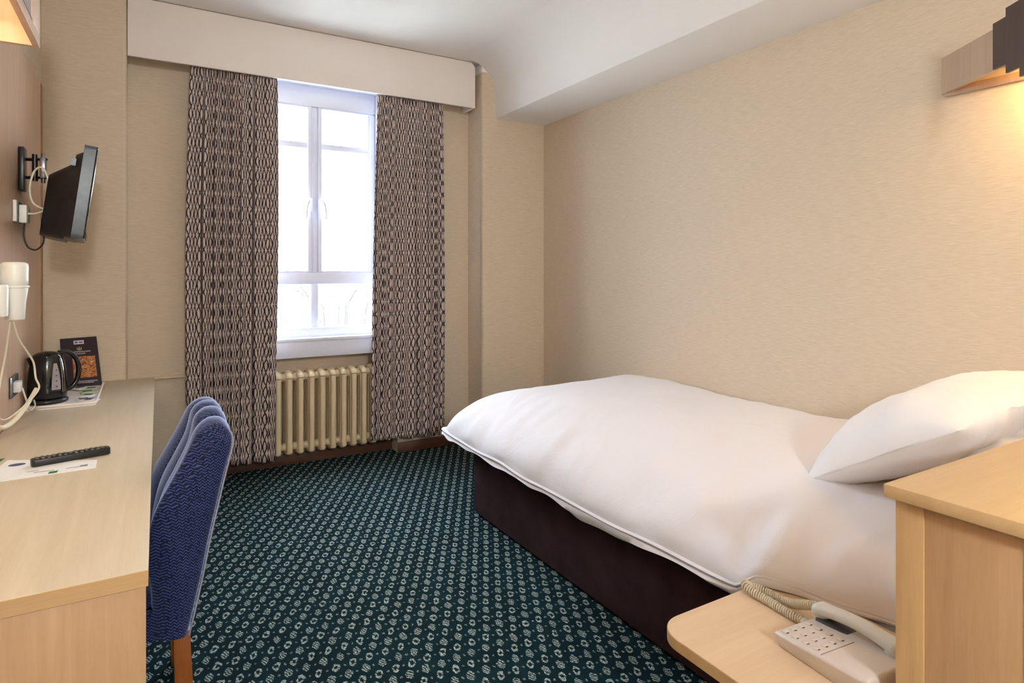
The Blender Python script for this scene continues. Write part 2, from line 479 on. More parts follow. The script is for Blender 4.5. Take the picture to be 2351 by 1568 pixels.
struct(B(XL, XL + 0.010, -0.6, 4.02, 0.735, 2.34).build('trim_4', M['maple_panel'], bevel=0.002, origin=(0, 0, 0)))
struct(B(XL, XL + 0.012, 4.02, 4.085, 0.735, 2.34).build('trim_5', M['trim_dark'], bevel=0.002, origin=(0, 0, 0)))

# ------------------------------------------------------------------ window
win = bpy.data.objects.new('window_1', None); COL.objects.link(win); ORG['window_1'] = Vector((1.015, 4.45, WZ0)); win.location = ORG['window_1']; win['kind'] = 'structure'
wf = MB(); y0, y1 = 4.445, 4.50
wf.box(WX0, WX1, y0 - 0.02, y1, WZ0, WZ0 + 0.075); wf.box(WX0, WX1, y0 - 0.01, y1, 2.515, WZ1)
wf.box(WX0, WX0 + 0.05, y0, y1, WZ0 + 0.075, 2.515); wf.box(WX1 - 0.035, WX1, y0, y1, WZ0 + 0.075, 2.515)
wf.box(WX0, WX1, y0 - 0.012, y1, 1.262, 1.345)
wf.box(0.990, 1.036, y0 + 0.004, y1, 1.345, 2.515)
wf.box(0.985, 1.040, y0, y1, WZ0 + 0.075, 1.262)
wf.build('window_frame', M['white_gloss'], win, bevel=0.006)
for (a, b) in ((WX0 + 0.05, 0.990), (1.036, WX1 - 0.035)):
    cs = MB(); z0, z1 = 1.345, 2.515; tw = 0.026
    cs.box(a, a + tw, y0 - 0.008, y1 - 0.01, z0, z1); cs.box(b - tw, b, y0 - 0.008, y1 - 0.01, z0, z1)
    cs.box(a + tw, b - tw, y0 - 0.008, y1 - 0.01, z0, z0 + 0.012); cs.box(a + tw, b - tw, y0 - 0.008, y1 - 0.01, z1 - 0.012, z1)
    cs.box(a + tw, b - tw, y0 + 0.004, y1 - 0.015, 2.220, 2.262)
    cs.build('casement', M['white_gloss'], win, bevel=0.004)
for sx, hx in ((-1, 0.985), (1, 1.041)):
    h = MB(); h.box(hx - 0.009, hx + 0.009, y0 - 0.022, y0 - 0.006, 1.77, 1.87)
    h.tube(smooth_path([(hx, y0 - 0.03, 1.86), (hx + sx * 0.022, y0 - 0.055, 1.84), (hx + sx * 0.036, y0 - 0.058, 1.79), (hx + sx * 0.040, y0 - 0.055, 1.72)], 6), [0.007] * 18 + [0.005], 8)
    h.build('window_handle', M['white_gloss'], win, bevel=0.0)
B(WX0 + 0.03, WX1 - 0.02, 4.478, 4.482, WZ0 + 0.06, 2.53).build('window_pane', M['glass'], win)
sl = MB().box(0.46, 1.57, 4.335, 4.43, 0.872, 0.895); sl.build('window_sill', M['white_gloss'], win, bevel=0.005)
B(0.47, 1.56, 4.345, 4.372, 0.762, 0.872).build('sill_fascia', M['white_gloss'], win, bevel=0.003)
mb = MB(); mb.box(WX0, WX1, YA - 0.002, y0, WZ1 - 0.004, WZ1); mb.box(WX0, WX0 + 0.004, YA - 0.002, y0, 0.895, WZ1); mb.box(WX1 - 0.004, WX1, YA - 0.002, y0, 0.895, WZ1)
mb.build('window_reveal', M['white_gloss'], win)

# ------------------------------------------------------------------ curtain pelmet board (valance)
YV = 4.175
pts = [(AL + 0.004, 2.60), (2.150, 2.60)] + [(2.150 - 0.05 + 0.05 * math.cos(a), 2.896 + 0.05 * math.sin(a)) for a in [k * PI / 16 for k in range(9)]] + [(AL + 0.004, 2.946)]
mb = MB(); n = len(pts)
mb.add([(x, YV, z) for x, z in pts] + [(x, YV + 0.018, z) for x, z in pts], [tuple(range(n)), tuple(range(2 * n - 1, n - 1, -1))] + [(i, (i + 1) % n, n + (i + 1) % n, n + i) for i in range(n)])
val = thing('curtain_pelmet', (1.02, YV, 2.60), 'long cream painted pelmet board across the top of the window alcove', 'pelmet')
mb.build('front_board', M['pelmet_paint'], val, bevel=0.004)
B(2.132, 2.150, YV + 0.018, YA, 2.60, 2.88).build('return_board', M['pelmet_paint'], val, bevel=0.003)
B(AL + 0.004, 2.14, YV + 0.018, YA, 2.905, 2.92).build('top_board', M['pelmet_paint'], val)
trk = thing('curtain_track', (1.02, 4.25, 2.66), 'slim white curtain track behind the cream pelmet board', 'curtain track')
B(0.02, 2.06, 4.225, 4.245, 2.655, 2.672).build('rail', M['white_plastic'], trk, bevel=0.002)
for bx in (0.1, 1.05, 2.0): B(bx - 0.012, bx + 0.012, 4.23, 4.365, 2.672, 2.69).build('bracket', M['white_plastic'], trk, bevel=0.002)

# ------------------------------------------------------------------ curtains
def curtain(name, t0, t1, b0, b1, ztop, zb0, zb1, nf, seed, label):
    rnd = random.Random(seed)
    NU, NV = nf * 30, 70
    ph = [rnd.uniform(-0.5, 0.5) for _ in range(nf + 2)]
    am = [rnd.choice((0.3, 0.7, 1.1)) for _ in range(nf + 2)]
    rows = []; uvs = []; width = (t1 - t0) * 1.9
    for j in range(NV + 1):
        v = j / NV; row = []
        for i in range(NU + 1):
            u = i / NU
            f = u * nf; k = int(min(f, nf - 1e-6)); fr = f - k
            a = am[k] * (1 - fr) + am[k + 1] * fr
            ff = f + 0.35 * math.sin(2 * PI * u * 1.3 + seed) + 0.08 * math.sin(v * 5 + ph[k])
            deep = 0.024 * a * (0.55 + 0.45 * sstep(0, 0.25, v))
            c = math.cos(2 * PI * ff)
            dn = ff - round(ff); cr = math.exp(-(dn / 0.11) ** 2) * a * (0.35 + 0.65 * sstep(0, 0.3, v))
            y = -0.020 * abs(math.cos(PI * dn)) - 0.006 * math.sin(2 * PI * ff * 0.37 + seed) + 0.012 * (1 - abs(math.cos(PI * dn))) + 0.052 * cr
            pin = math.exp(-(v / 0.03) ** 2)
            y = y * (1 - 0.7 * pin) + 0.006 * pin * math.sin(2 * PI * f * 4.0)
            y += 0.004 * noise.noise(Vector((u * 9, v * 4, seed)))
            x0 = t0 + (b0 - t0) * v; x1 = t1 + (b1 - t1) * v
            bul = 0.012 * math.sin(PI * min(1, v * 1.1))
            x = x0 + (x1 - x0) * u + bul * (u - 0.5) * 2 - 0.004 * math.sin(2 * PI * ff) * (1 - pin)
            zb = zb0 + (zb1 - zb0) * u + 0.008 * math.sin(2 * PI * ff + 1)
            z = ztop + (zb - ztop) * v
            row.append((x, 4.230 + y, z)); uvs.append((u * width + seed * 0.37, z * 1.0))
        rows.append(row)
    # cloth coordinates: true length measured along the folds at mid height
    mid = rows[NV // 2]; arc = [0.0]
    for i in range(NU):
        a_, b_ = mid[i], mid[i + 1]; arc.append(arc[-1] + math.hypot(b_[0] - a_[0], b_[1] - a_[1]))
    uvs = [(arc[i] + seed * 0.37, rows[j][i][2]) for j in range(NV + 1) for i in range(NU + 1)]
    mb = MB(); mb.grid(rows); mb.uv = uvs
    root = thing(name, ((b0 + b1) / 2, 4.232, zb0), label, 'curtain', 'patterned window curtains')
    o = mb.build('curtain_panel', M['curtain'], root)
    md = o.modifiers.new('thick', 'SOLIDIFY'); md.thickness = 0.0015
    # pencil-pleat heading tape behind the top edge
    tp = MB(); tr = []
    for zz in (ztop - 0.002, ztop - 0.07):
        tr.append([(t0 + (t1 - t0) * i / 80, 4.243 + 0.004 * math.sin(i * 1.3), zz) for i in range(81)])
    tp.grid(tr); t_ = tp.build('heading_tape', M['cream_cord'], root)
    t_.modifiers.new('thick', 'SOLIDIFY').thickness = 0.001
    return root
curtain('curtain', 0.222, 0.722, 0.198, 0.706, 2.648, 0.150, 0.118, 8, 3, 'patterned curtain hanging on the left side of the window behind the desk chair')
curtain('curtain', 1.398, 1.898, 1.352, 1.915, 2.648, 0.160, 0.130, 7, 5, 'patterned curtain hanging on the right side of the window towards the bed')

# ------------------------------------------------------------------ radiator
rad = thing('radiator', (1.0, 4.31, 0.0), 'cream cast iron column radiator beneath the window sill', 'radiator')
SPC = 0.0724; x = 0.5235 - SPC
ry0, ry1 = 4.268, 4.455
def rad_section(cx):
    m = MB(); hw = 0.0180
    def col(cy, r):
        rows = []
        for z in [0.135 + 0.50 * k / 12 for k in range(13)]:
            rows.append([(cx + hw * math.cos(a) , cy + r * math.sin(a), z) for a in [2 * PI * k / 16 for k in range(16)]])
        m.grid(rows, True)
    for q in range(4): col(ry0 + 0.016 + (ry1 - ry0 - 0.032) * q / 3, 0.016)
    # head and foot: rounded loops joining the front and rear column
    for zc, sg in ((0.640, 1), (0.150, -1)):
        rows = []
        for k in range(13):
            a = PI * k / 12
            cy = (ry0 + ry1) / 2 - math.cos(a) * ((ry1 - ry0) / 2 - 0.016); cz = zc + sg * math.sin(a) * 0.024
            dy, dz = -math.cos(a), sg * math.sin(a)
            rows.append([(cx + (hw + 0.004) * math.cos(b), cy + dy * 0.018 * math.sin(b), cz + dz * 0.018 * math.sin(b)) for b in [2 * PI * q / 14 for q in range(14)]])
        m.grid(rows, True)
    m.lathe([(0.026, -SPC / 2), (0.029, -SPC / 2 + 0.008), (0.029, SPC / 2 - 0.008), (0.026, SPC / 2)], n=18, mat=Matrix.Translation((cx, 4.36, 0.632)) @ Matrix.Rotation(PI / 2, 4, 'Y'))
    m.lathe([(0.024, -SPC / 2), (0.027, -SPC / 2 + 0.008), (0.027, SPC / 2 - 0.008), (0.024, SPC / 2)], n=18, mat=Matrix.Translation((cx, 4.36, 0.162)) @ Matrix.Rotation(PI / 2, 4, 'Y'))
    return m
for k in range(13):
    x += SPC
    if x > 1.41: break
    rad_section(x).build('radiator_section', M['radiator'], rad)
    last = x
mb = MB(); mb.lathe([(0.024, 0), (0.026, 0.004), (0.026, 0.03), (0.018, 0.034)], n=18, mat=Matrix.Translation((last + SPC / 2, 4.31, 0.162)) @ Matrix.Rotation(PI / 2, 4, 'Y'))
mb.tube([(last + 0.085, 4.31, 0.162), (last + 0.085, 4.368, 0.162)], 0.009, 10)
mb.tube([(last + 0.06, 4.31, 0.162), (last + 0.097, 4.31, 0.162)], 0.013, 12)
mb.build('pipe_connection', M['radiator'], rad)

# ------------------------------------------------------------------ desk
ZD = 0.737; DX = 0.012
desk = thing('desk', (-0.24, 2.8, 0), 'long pale maple desk running along the left wall', 'desk')
mb = MB(); mb.add([(XL + 0.012, 1.468, ZD - 0.034), (0.0, 1.468, ZD - 0.034), (0.032, YP - 0.002, ZD - 0.034), (XL + 0.012, YP - 0.002, ZD - 0.034), (XL + 0.012, 1.468, ZD), (0.0, 1.468, ZD), (0.032, YP - 0.002, ZD), (XL + 0.012, YP - 0.002, ZD)],
    [(0, 3, 2, 1), (4, 5, 6, 7), (0, 1, 5, 4), (1, 2, 6, 5), (2, 3, 7, 6), (3, 0, 4, 7)])
mb.build('desktop', M['maple_top'], desk, bevel=0.0025)
B(XL + 0.012, 0.0, 1.4665, 1.4680, ZD - 0.033, ZD - 0.001).build('end_edging', M['maple_edge'], desk)
B(XL + 0.012, -0.004, 1.472, 1.492, 0, ZD - 0.036).build('end_panel', M['maple_side'], desk, bevel=0.001)
B(XL + 0.012, -0.02, YP - 0.03, YP - 0.004, 0, ZD - 0.036).build('end_panel', M['maple_side'], desk, bevel=0.001)
B(XL + 0.012, XL + 0.03, 1.495, YP - 0.03, 0.35, ZD - 0.036).build('back_rail', M['maple_side'], desk, bevel=0.001)

# ------------------------------------------------------------------ chair
CH = thing('dining_chair', (-0.06, 2.17, 0), 'blue fabric upholstered chair with a fluted back tucked under the desk', 'chair')
YN, YF = 1.955, 2.445
frontp = [(0.150, 0.9035), (0.120, 0.880), (0.096, 0.84), (0.070, 0.79), (0.046, 0.745), (0.022, 0.70), (0.004, 0.65), (-0.006, 0.60), (-0.008, 0.55), (0.0, 0.50), (0.006, 0.46), (0.008, 0.40), (0.008, 0.33)]
backp = [(0.188, 0.9030), (0.206, 0.884), (0.212, 0.855), (0.200, 0.80), (0.188, 0.75), (0.177, 0.70), (0.166, 0.65), (0.155, 0.60), (0.145, 0.55), (0.136, 0.50), (0.128, 0.46), (0.115, 0.40), (0.098, 0.325)]
def dense(pr, n=5):
    return [(q.x, q.z) for q in smooth_path([(a, 0, b) for a, b in pr], n)]
apex = (0.169, 0.9075)
frd = dense([apex] + frontp); bkd = dense([apex] + backp)
mb = MB(); NYc = 96; rows = []; NP = len(frd)
for i in range(NYc + 1):
    u = i / NYc; y = YN + (YF - YN) * u
    fl = abs(math.sin(PI * u * 4)) ** 0.6          # four flutes
    e = min(u, 1 - u)
    edge = 1 - max(0, 1 - e / 0.05) ** 2
    arch = 0.020 * math.sin(PI * u)
    fr = []; bk = []
    for k in range(NP):
        px, pz = frd[k]; qx, qz = bkd[k]; th = max(0.0, qx - px)
        up = sstep(0.42, 0.62, pz)
        hollow = 0.030 * math.sin(PI * u) * up * sstep(0.92, 0.80, pz)
        dx = -0.014 * (fl - 0.6) * up * min(1, th / 0.06) + hollow * min(1, th / 0.08) + (1 - edge) * min(0.03, 0.25 * th)
        lift = (arch + 0.016 * (fl - 1))
        t1 = lift * sstep(0.70, 0.90, pz) - (1 - edge) * 0.012 * sstep(0.8, 0.9, pz)
        t2 = lift * sstep(0.70, 0.90, qz) - (1 - edge) * 0.012 * sstep(0.8, 0.9, qz)
        fr.append((px + dx, y, pz + t1)); bk.append((qx - (1 - edge) * min(0.006, 0.2 * th), y, qz + t2))
    rows.append(fr[::-1] + bk[1:])
mb.grid(rows, True)
# upholstered sides
for ring, s_ in ((0, 1), (NYc, -1)):
    R = rows[ring]; inner = []
    for k in range(1, NP):
        a = Vector(R[NP - 1 - k]); b = Vector(R[NP - 1 + k])
        inner.append([a + (b - a) * t + Vector((0, -s_ * 0.012 * math.sin(PI * t) ** 0.5 * min(1, k / 10), 0)) for t in [q / 10 for q in range(11)]])
    ap = Vector(R[NP - 1]); o2 = len(mb.v); mb.v.append(ap); mb.grid(inner)
    for q in range(10): mb.f.append((o2, o2 + 1 + q, o2 + 2 + q)); mb.sm.append(True)
mb.build('backrest', M['chair'], CH, weld=True)
pp = [(x_ + 0.001, YN - 0.001, z_) for x_, z_ in backp[1:]]
mb = MB(); mb.tube(smooth_path(pp, 3), 0.0028, 6)
mb.build('piping', M['piping'], CH)
MB().tube(smooth_path([(a, YF + 0.001, c) for a, b, c in pp], 3), 0.0028, 6).build('piping', M['piping'], CH)
mb = MB(); rows = []
for j in range(15):
    v = j / 14; yy = YN + 0.015 + (YF - YN - 0.03) * v; row = []
    for i in range(15):
        u = i / 14; ev = (1 - abs(2 * u - 1) ** 6) * (1 - abs(2 * v - 1) ** 6)
        row.append((-0.43 + 0.45 * u, yy, 0.415 + 0.055 * max(0, ev) ** 0.4))
    rows.append(row)
mb.grid(rows); mb.box(-0.43, 0.02, YN + 0.015, YF - 0.015, 0.325, 0.415)
mb.build('seat', M['chair'], CH)
for (lx, ly, tx) in ((0.088, YN + 0.03, 0.118), (0.088, YF - 0.03, 0.118), (-0.40, YN + 0.04, -0.405), (-0.40, YF - 0.04, -0.405)):
    m = MB(); h1, h0 = 0.028, 0.020
    top = [(lx - h1, ly - h1, 0.335), (lx + h1 * 0.5, ly - h1, 0.335), (lx + h1 * 0.5, ly + h1, 0.335), (lx - h1, ly + h1, 0.335)]
    bot = [(tx - h0, ly - h0, 0), (tx + h0, ly - h0, 0), (tx + h0, ly + h0, 0), (tx - h0, ly + h0, 0)]
    if lx > 0:
        bot = [(tx - h0 - 0.03, ly - h0, 0), (tx + h0 - 0.02, ly - h0, 0), (tx + h0 - 0.02, ly + h0, 0), (tx - h0 - 0.03, ly + h0, 0)]
    m.add(bot + top, [(0, 3, 2, 1), (4, 5, 6, 7), (0, 1, 5, 4), (1, 2, 6, 5), (2, 3, 7, 6), (3, 0, 4, 7)])
    m.build('leg', M['chair_wood'], CH, bevel=0.002)

# ------------------------------------------------------------------ bed
bed = thing('bed', (2.14, 1.95, 0), 'single divan bed with dark plum base standing against the right wall', 'bed')
HY = 0.665
mb = B(1.561, 2.725, HY, 3.049, 0.012, 0.385); mb.build('divan_base', M['divan'], bed, bevel=0.012, seg=3)
mb = MB(); mb.tube([(1.5605, HY + 0.01, 0.377), (1.5605, 3.045, 0.377), (1.566, 3.0495, 0.377), (2.71, 3.0495, 0.377)], 0.0035, 6)
mb.build('piping', M['divan'], bed)
for (a, b) in ((1.62, HY + 0.08), (1.62, 2.98), (2.66, HY + 0.08), (2.66, 2.98)):
    MB().lathe([(0.02, 0.0), (0.022, 0.015)], (a, b, 0), 12).build('caster', M['black_plastic'], bed)
B(1.570, 2.715, HY, 3.04, 0.385, 0.575).build('mattress', M['sheet'], bed, bevel=0.04, seg=4)

# duvet
DXE, DYF, DYH = 1.448, 3.262, 0.675
def hemz(y):
    return 0.442 + 0.020 * noise.noise(Vector((0.3, y * 3.2, 4))) + 0.062 * sstep(1.20, 1.10, y)
def edgex(y):
    return DXE + 0.014 * noise.noise(Vector((5.1, y * 2.7, 1))) + 0.06 * sstep(1.13, 0.98, y) + 0.06 * sstep(1.0, 0.80, y)
top = []; NX, NYd = 84, 130
A_, Bf = 0.50, 0.36
ths = [k / 44 for k in range(45)]
xs = [('e', t) for t in ths] + [('p', k / (NX - 44)) for k in range(1, NX - 43)]
for j in range(NYd + 1):
    if j <= 100: yv = DYH + (DYF - Bf - DYH) * j / 100; fy = 0.0
    else:
        a = (j - 100) / 30 * PI / 2; yv = DYF - Bf + Bf * math.sin(a); fy = 1 - math.cos(a)
    ex = edgex(yv) + 0.02 * fy; hz = hemz(yv); row = []
    for kind, t in xs:
        if kind == 'e':
            a = t * PI / 2; x_ = ex + A_ * (1 - math.cos(a)); fx = 1 - math.sin(a)
        else:
            x_ = ex + A_ + (XR - 0.006 - ex - A_) * t; fx = 0.0
        fr = 0.13 * (max(0, (x_ - 2.5) / 0.246)) ** 3     # tucks down a little at the wall
        f = (fx ** 1.7 + fy ** 1.7 ) ** (1 / 1.7); f = min(1.0, f + fr)
        plate = 0.700 + 0.012 * noise.noise(Vector((x_ * 1.7, yv * 1.5, 2))) - 0.02 * sstep(1.6, 1.0, yv)
        amp = 0.5 + 0.5 * math.sin(PI * min(1, f * 1.1))
        p = Vector((x_ * 1.0, yv, 0))
        q = Vector((x_ * 2.0 + yv * 1.1, yv * 5.2 - x_ * 1.6, 0.4))
        wr = 0.019 * noise.noise(q) + 0.008 * noise.noise(q * 2.6)
        rp = 0.016 * abs(noise.noise(Vector((x_ * 1.2, yv * 11, 8)))) * sstep(0.05, 0.75, f)
        z_ = plate - (plate - hz) * f + wr * amp * (1 - sstep(0.85, 1.0, f)) + rp * (1 - sstep(0.9, 1, f))
        x2 = x_ - 0.010 * noise.noise(Vector((3, yv * 6, f * 2))) * sstep(0.3, 0.8, f) * (1 - sstep(0.9, 1.0, f))
        row.append((x2, yv, z_))
    top.append(row)
mb = MB(); mb.grid(top)
# hem: boundary loops pushed out and under (left side then foot)
bd = [(top[j][0], Vector((-1, 0, 0))) for j in range(NYd + 1)] + [(top[NYd][i], Vector((0, 1, 0))) for i in range(1, len(xs))]
prof = [(0.0, 0.0), (0.006, -0.008), (0.001, -0.016), (-0.016, -0.017), (0.002, -0.022), (0.004, -0.032), (-0.012, -0.040), (-0.10, -0.026)]
rows = []
for k, (po, pz) in enumerate(prof):
    row = []
    for i, (p, nrm) in enumerate(bd):
        s_ = 1 + 0.9 * noise.noise(Vector((i * 0.11, 2, k * 0.4))) * (k > 3)
        s_ *= 1 - 0.5 * sstep(1.32, 1.08, p[1])
        if abs(i - NYd) < 6: nn = (Vector((-1, 0, 0)) * (NYd + 6 - i) + Vector((0, 1, 0)) * (i - NYd + 6)).normalized()
        else: nn = nrm
        q = Vector(p) + nn * po * (1 - 0.7 * sstep(1.32, 1.08, p[1])) + Vector((0, 0, pz * s_))
        row.append(q)
    rows.append(row)
mb.grid(rows)
duv = thing('duvet', (2.1, 2.0, 0.40), 'plump white duvet spread over the divan bed', 'duvet')
mb.build('duvet_cover', M['linen'], duv)

# pillows
def pillow(label, c, rot, L, Wd, Hh, open_end, seed):
    Mx = Matrix.Translation(c) @ Matrix.Rotation(rot[2], 4, 'Z') @ Matrix.Rotation(rot[1], 4, 'Y') @ Matrix.Rotation(rot[0], 4, 'X')
    root = thing('pillow', c, label, 'pillow', 'bed pillows')
    NS, NV_ = 56, 80; rows = []
    for i in range(NS + 1):
        s_ = i / NS; X_ = (s_ - 0.5) * L
        body = max(0.0, 1 - abs(2 * s_ - 1) ** 3.2) ** 0.55
        h = Hh * body; w = Wd / 2 * (0.90 + 0.10 * (abs(2 * s_ - 1) ** 2))
        if open_end and s_ < 0.2: h = max(h, 0.0035 + 0.02 * s_)
        h = max(h, 0.004)
        ring = []
        for k in range(NV_):
            a = 2 * PI * k / NV_; ca, sa = math.cos(a), math.sin(a)
            yy = w * (abs(ca) ** 0.62) * (1 if ca > 0 else -1)
            zz = h * (abs(sa) ** 1.25) * (1 if sa > 0 else -0.6)
            wv = 0.010 * noise.noise(Vector((X_ * 9, yy * 7, seed + (3 if sa > 0 else 0)))) + 0.005 * noise.noise(Vector((X_ * 24, yy * 16, seed)))
            ring.append(Mx @ Vector((X_ + 0.012 * noise.noise(Vector((yy * 6, seed, 1))), yy, zz + wv * (0.3 + body))))
        rows.append(ring)
    m = MB(); m.grid(rows, True)
    n0 = len(m.v) - NV_; m.f.append(tuple(n0 + k for k in range(NV_))); m.sm.append(True)
    m.f.append(tuple(range(NV_))); m.sm.append(True)
    for i in range(len(m.v)): m.v[i] = m.v[i]
    o = m.build('pillowcase', M['pillow_cotton'], root)
    if open_end:
        e = MB(); rr = []
        for i in range(19):
            s_ = i / 18; X_ = -L / 2 + 0.08 + (L - 0.12) * s_; b_ = max(0, 1 - abs(2 * s_ - 1) ** 2.6) ** 0.5
            rr.append([Mx @ Vector((X_, (Wd / 2 - 0.03) * b_ ** 0.3 * math.cos(a), (Hh - 0.012) * b_ * math.sin(a) * (0.8 if math.sin(a) > 0 else 0.45))) for a in [2 * PI * k / 20 for k in range(20)]])
        e.grid(rr, True); e.build('pillow_filling', M['pillow_cotton'], root)
    return root
pillow('lower white pillow lying under the other pillow at the head of the bed', (2.37, 0.985, 0.76), (math.radians(-12), 0, 0), 0.70, 0.46, 0.075, False, 11)
pillow('upper white pillow with an open pillowcase end leaning towards the bed head', (2.25, 1.02, 0.822), (math.radians(-31), math.radians(-4), 0), 0.80, 0.53, 0.150, True, 21)

# ------------------------------------------------------------------ headboard cabinet and bedside shelf
cab = thing('headboard_cabinet', (2.0, 0.58, 0), 'waist-high light wood cabinet at the head of the bed', 'cabinet')
CX0, CY0, CY1, CZ = 1.225, 0.385, 0.655, 0.94
B(CX0, XR - 0.002, CY0 - 0.012, CY1, CZ - 0.025, CZ).build('cabinet_top', M['cab_top'], cab, bevel=0.0015)
B(CX0 + 0.020, CX0 + 0.044, CY1 - 0.062, CY1 - 0.012, 0, CZ - 0.025).build('stile', M['maple_edge_z'], cab, bevel=0.001)
B(CX0 + 0.020, CX0 + 0.044, CY0, CY0 + 0.05, 0, CZ - 0.025).build('stile', M['maple_edge_z'], cab, bevel=0.001)
B(CX0 + 0.024, CX0 + 0.042, CY0 + 0.05, CY1 - 0.062, 0, CZ - 0.025).build('side_panel', M['maple_side'], cab, bevel=0.001)
B(CX0 + 0.044, XR - 0.004, CY1 - 0.030, CY1 - 0.012, 0, CZ - 0.025).build('front_panel', M['maple_side'], cab, bevel=0.001)
B(CX0 + 0.044, XR - 0.004, CY0, CY0 + 0.018, 0, CZ - 0.025).build('back_panel', M['maple_side'], cab, bevel=0.001)

shf = thing('bedside_shelf', (1.3, 0.9, 0.45), 'light wood bedside shelf with a rounded corner holding the telephone', 'shelf')
SX0, SX1, SY0, SY1, ZS = 1.075, 1.548, CY1 - 0.012, 1.122, 0.48
def rrect(x0, x1, y0, y1, r, corners, n=8):
    out = []
    for (cx, cy, a0, key) in ((x0 + r, y0 + r, PI, 'sw'), (x1 - r, y0 + r, 1.5 * PI, 'se'), (x1 - r, y1 - r, 0, 'ne'), (x0 + r, y1 - r, 0.5 * PI, 'nw')):
        if key in corners:
            out += [(cx + r * math.cos(a0 + PI / 2 * k / n), cy + r * math.sin(a0 + PI / 2 * k / n)) for k in range(n + 1)]
        else:
            out.append({'sw': (x0, y0), 'se': (x1, y0), 'ne': (x1, y1), 'nw': (x0, y1)}[key])
    return out
MB().prism(rrect(SX0, SX1, SY0, SY1, 0.075, ('nw',), 10), ZS - 0.028, ZS, True).build('shelf_board', M['shelf_top'], shf)
MB().prism([(a - 0.0012 * (1 if a < 1.3 else 0), b + 0.0012 * (1 if b > 0.9 else 0)) for a, b in rrect(SX0, SX1, SY0, SY1, 0.075, ('nw',), 10)], ZS - 0.027, ZS - 0.0012, True).build('edging', M['maple_edge'], shf)
B(1.40, 1.50, SY0 + 0.001, SY0 + 0.16, ZS - 0.17, ZS - 0.0285).build('bracket', M['maple_side'], shf, bevel=0.002)

# ------------------------------------------------------------------ telephone
ph = thing('telephone', (1.33, 0.83, ZS), 'grey beige push-button desk telephone on the bedside shelf', 'telephone')
PM = Matrix.Translation((1.250, 0.918, ZS)) @ Matrix.Rotation(math.radians(-6), 4, 'Z')
# local: x to the right (0..0.19), y towards camera negative (0..-0.225)
def body_z(yy): return 0.030 + 0.032 * min(1, max(0, (-yy) / 0.20))
m = MB(); bw, bl = 0.185, 0.228
vs = [(0.012, -0.010, 0.0), (bw - 0.005, -0.010, 0.0), (bw - 0.005, -bl, 0.0), (0.012, -bl, 0.0),
      (0, 0, 0.030), (bw, 0, 0.030), (bw, -bl - 0.004, 0.050), (0, -bl - 0.004, 0.050),
      (0.006, -0.004, 0.036), (bw - 0.006, -0.004, 0.036), (bw - 0.006, -bl, 0.057), (0.006, -bl, 0.057)]
m.add(vs, [(0, 1, 2, 3), (0, 4, 5, 1), (1, 5, 6, 2), (2, 6, 7, 3), (3, 7, 4, 0), (4, 8, 9, 5), (5, 9, 10, 6), (6, 10, 11, 7), (7, 11, 8, 4), (8, 11, 10, 9)], False, PM)
bodyo = m.build('base', M['phone_plastic'], ph, bevel=0.003)
def zt(y): return 0.036 + 0.021 * (-y - 0.004) / (bl - 0.004)
for r_ in range(4):
    for c_ in range(4):
        kx = 0.012 + c_ * 0.0255; ky = -0.014 - r_ * 0.0275
        k = MB(); k.box(kx, kx + 0.014, ky - 0.010, ky, zt(ky) - 0.003, zt(ky) + 0.0028, PM)
        k.build('key', M['phone_plastic'], ph, bevel=0.0012)
        g = MB(); g.box(kx + 0.0035, kx + 0.0105, ky - 0.0128, ky - 0.0104, zt(ky) - 0.001, zt(ky) + 0.0016, PM); g.build('key_mark', M['dark_grey'], ph)
m = MB(); m.box(0.006, 0.112, -0.124, -0.1225, zt(-0.123) - 0.002, zt(-0.123) + 0.0006, PM); m.build('seam', M['grey_key'], ph)
m = MB(); m.box(0.124, 0.172, -0.200, -0.012, 0.030, 0.0445, PM); m.build('cradle', M['dark_grey'], ph, bevel=0.004)
# handset: arched bar lying along the right side
hs = MB(); rows = []
for i in range(31):
    t = i / 30; yy = 0.010 - 0.228 * t
    arch = 0.014 * math.sin(PI * t)
    thick = 0.012 + 0.006 * abs(2 * t - 1) ** 4; cz = 0.052 + arch + 0.010 * t
    wdt = (0.019 + 0.006 * abs(2 * t - 1) ** 2.5)
    e = min(1, min(t, 1 - t) / 0.06) ** 0.5; wdt *= max(0.25, e); thick *= max(0.3, e)
    rows.append([PM @ Vector((0.148 + wdt * (abs(math.cos(a)) ** 0.7) * (1 if math.cos(a) > 0 else -1), yy, cz + thick * (abs(math.sin(a)) ** 0.7) * (1 if math.sin(a) > 0 else -1))) for a in [2 * PI * k / 24 for k in range(24)]])
hs.grid(rows, True); n0 = len(hs.v) - 24; hs.f.append(tuple(n0 + k for k in range(24))); hs.sm.append(True); hs.f.append(tuple(range(24))); hs.sm.append(True)
ho = hs.build('handset', M['phone_hand'], ph)
for (y_, zt_) in ((0.000, 0.050), (-0.205, 0.058)):
    c = MB(); c.lathe([(0.017, -0.014), (0.021, -0.008), (0.021, 0.010)], n=20, mat=PM @ Matrix.Translation((0.148, y_ - 0.012 * (1 if y_ > -0.1 else -1) * 1.0, zt_))); c.build('earpiece', M['phone_hand'], ho)
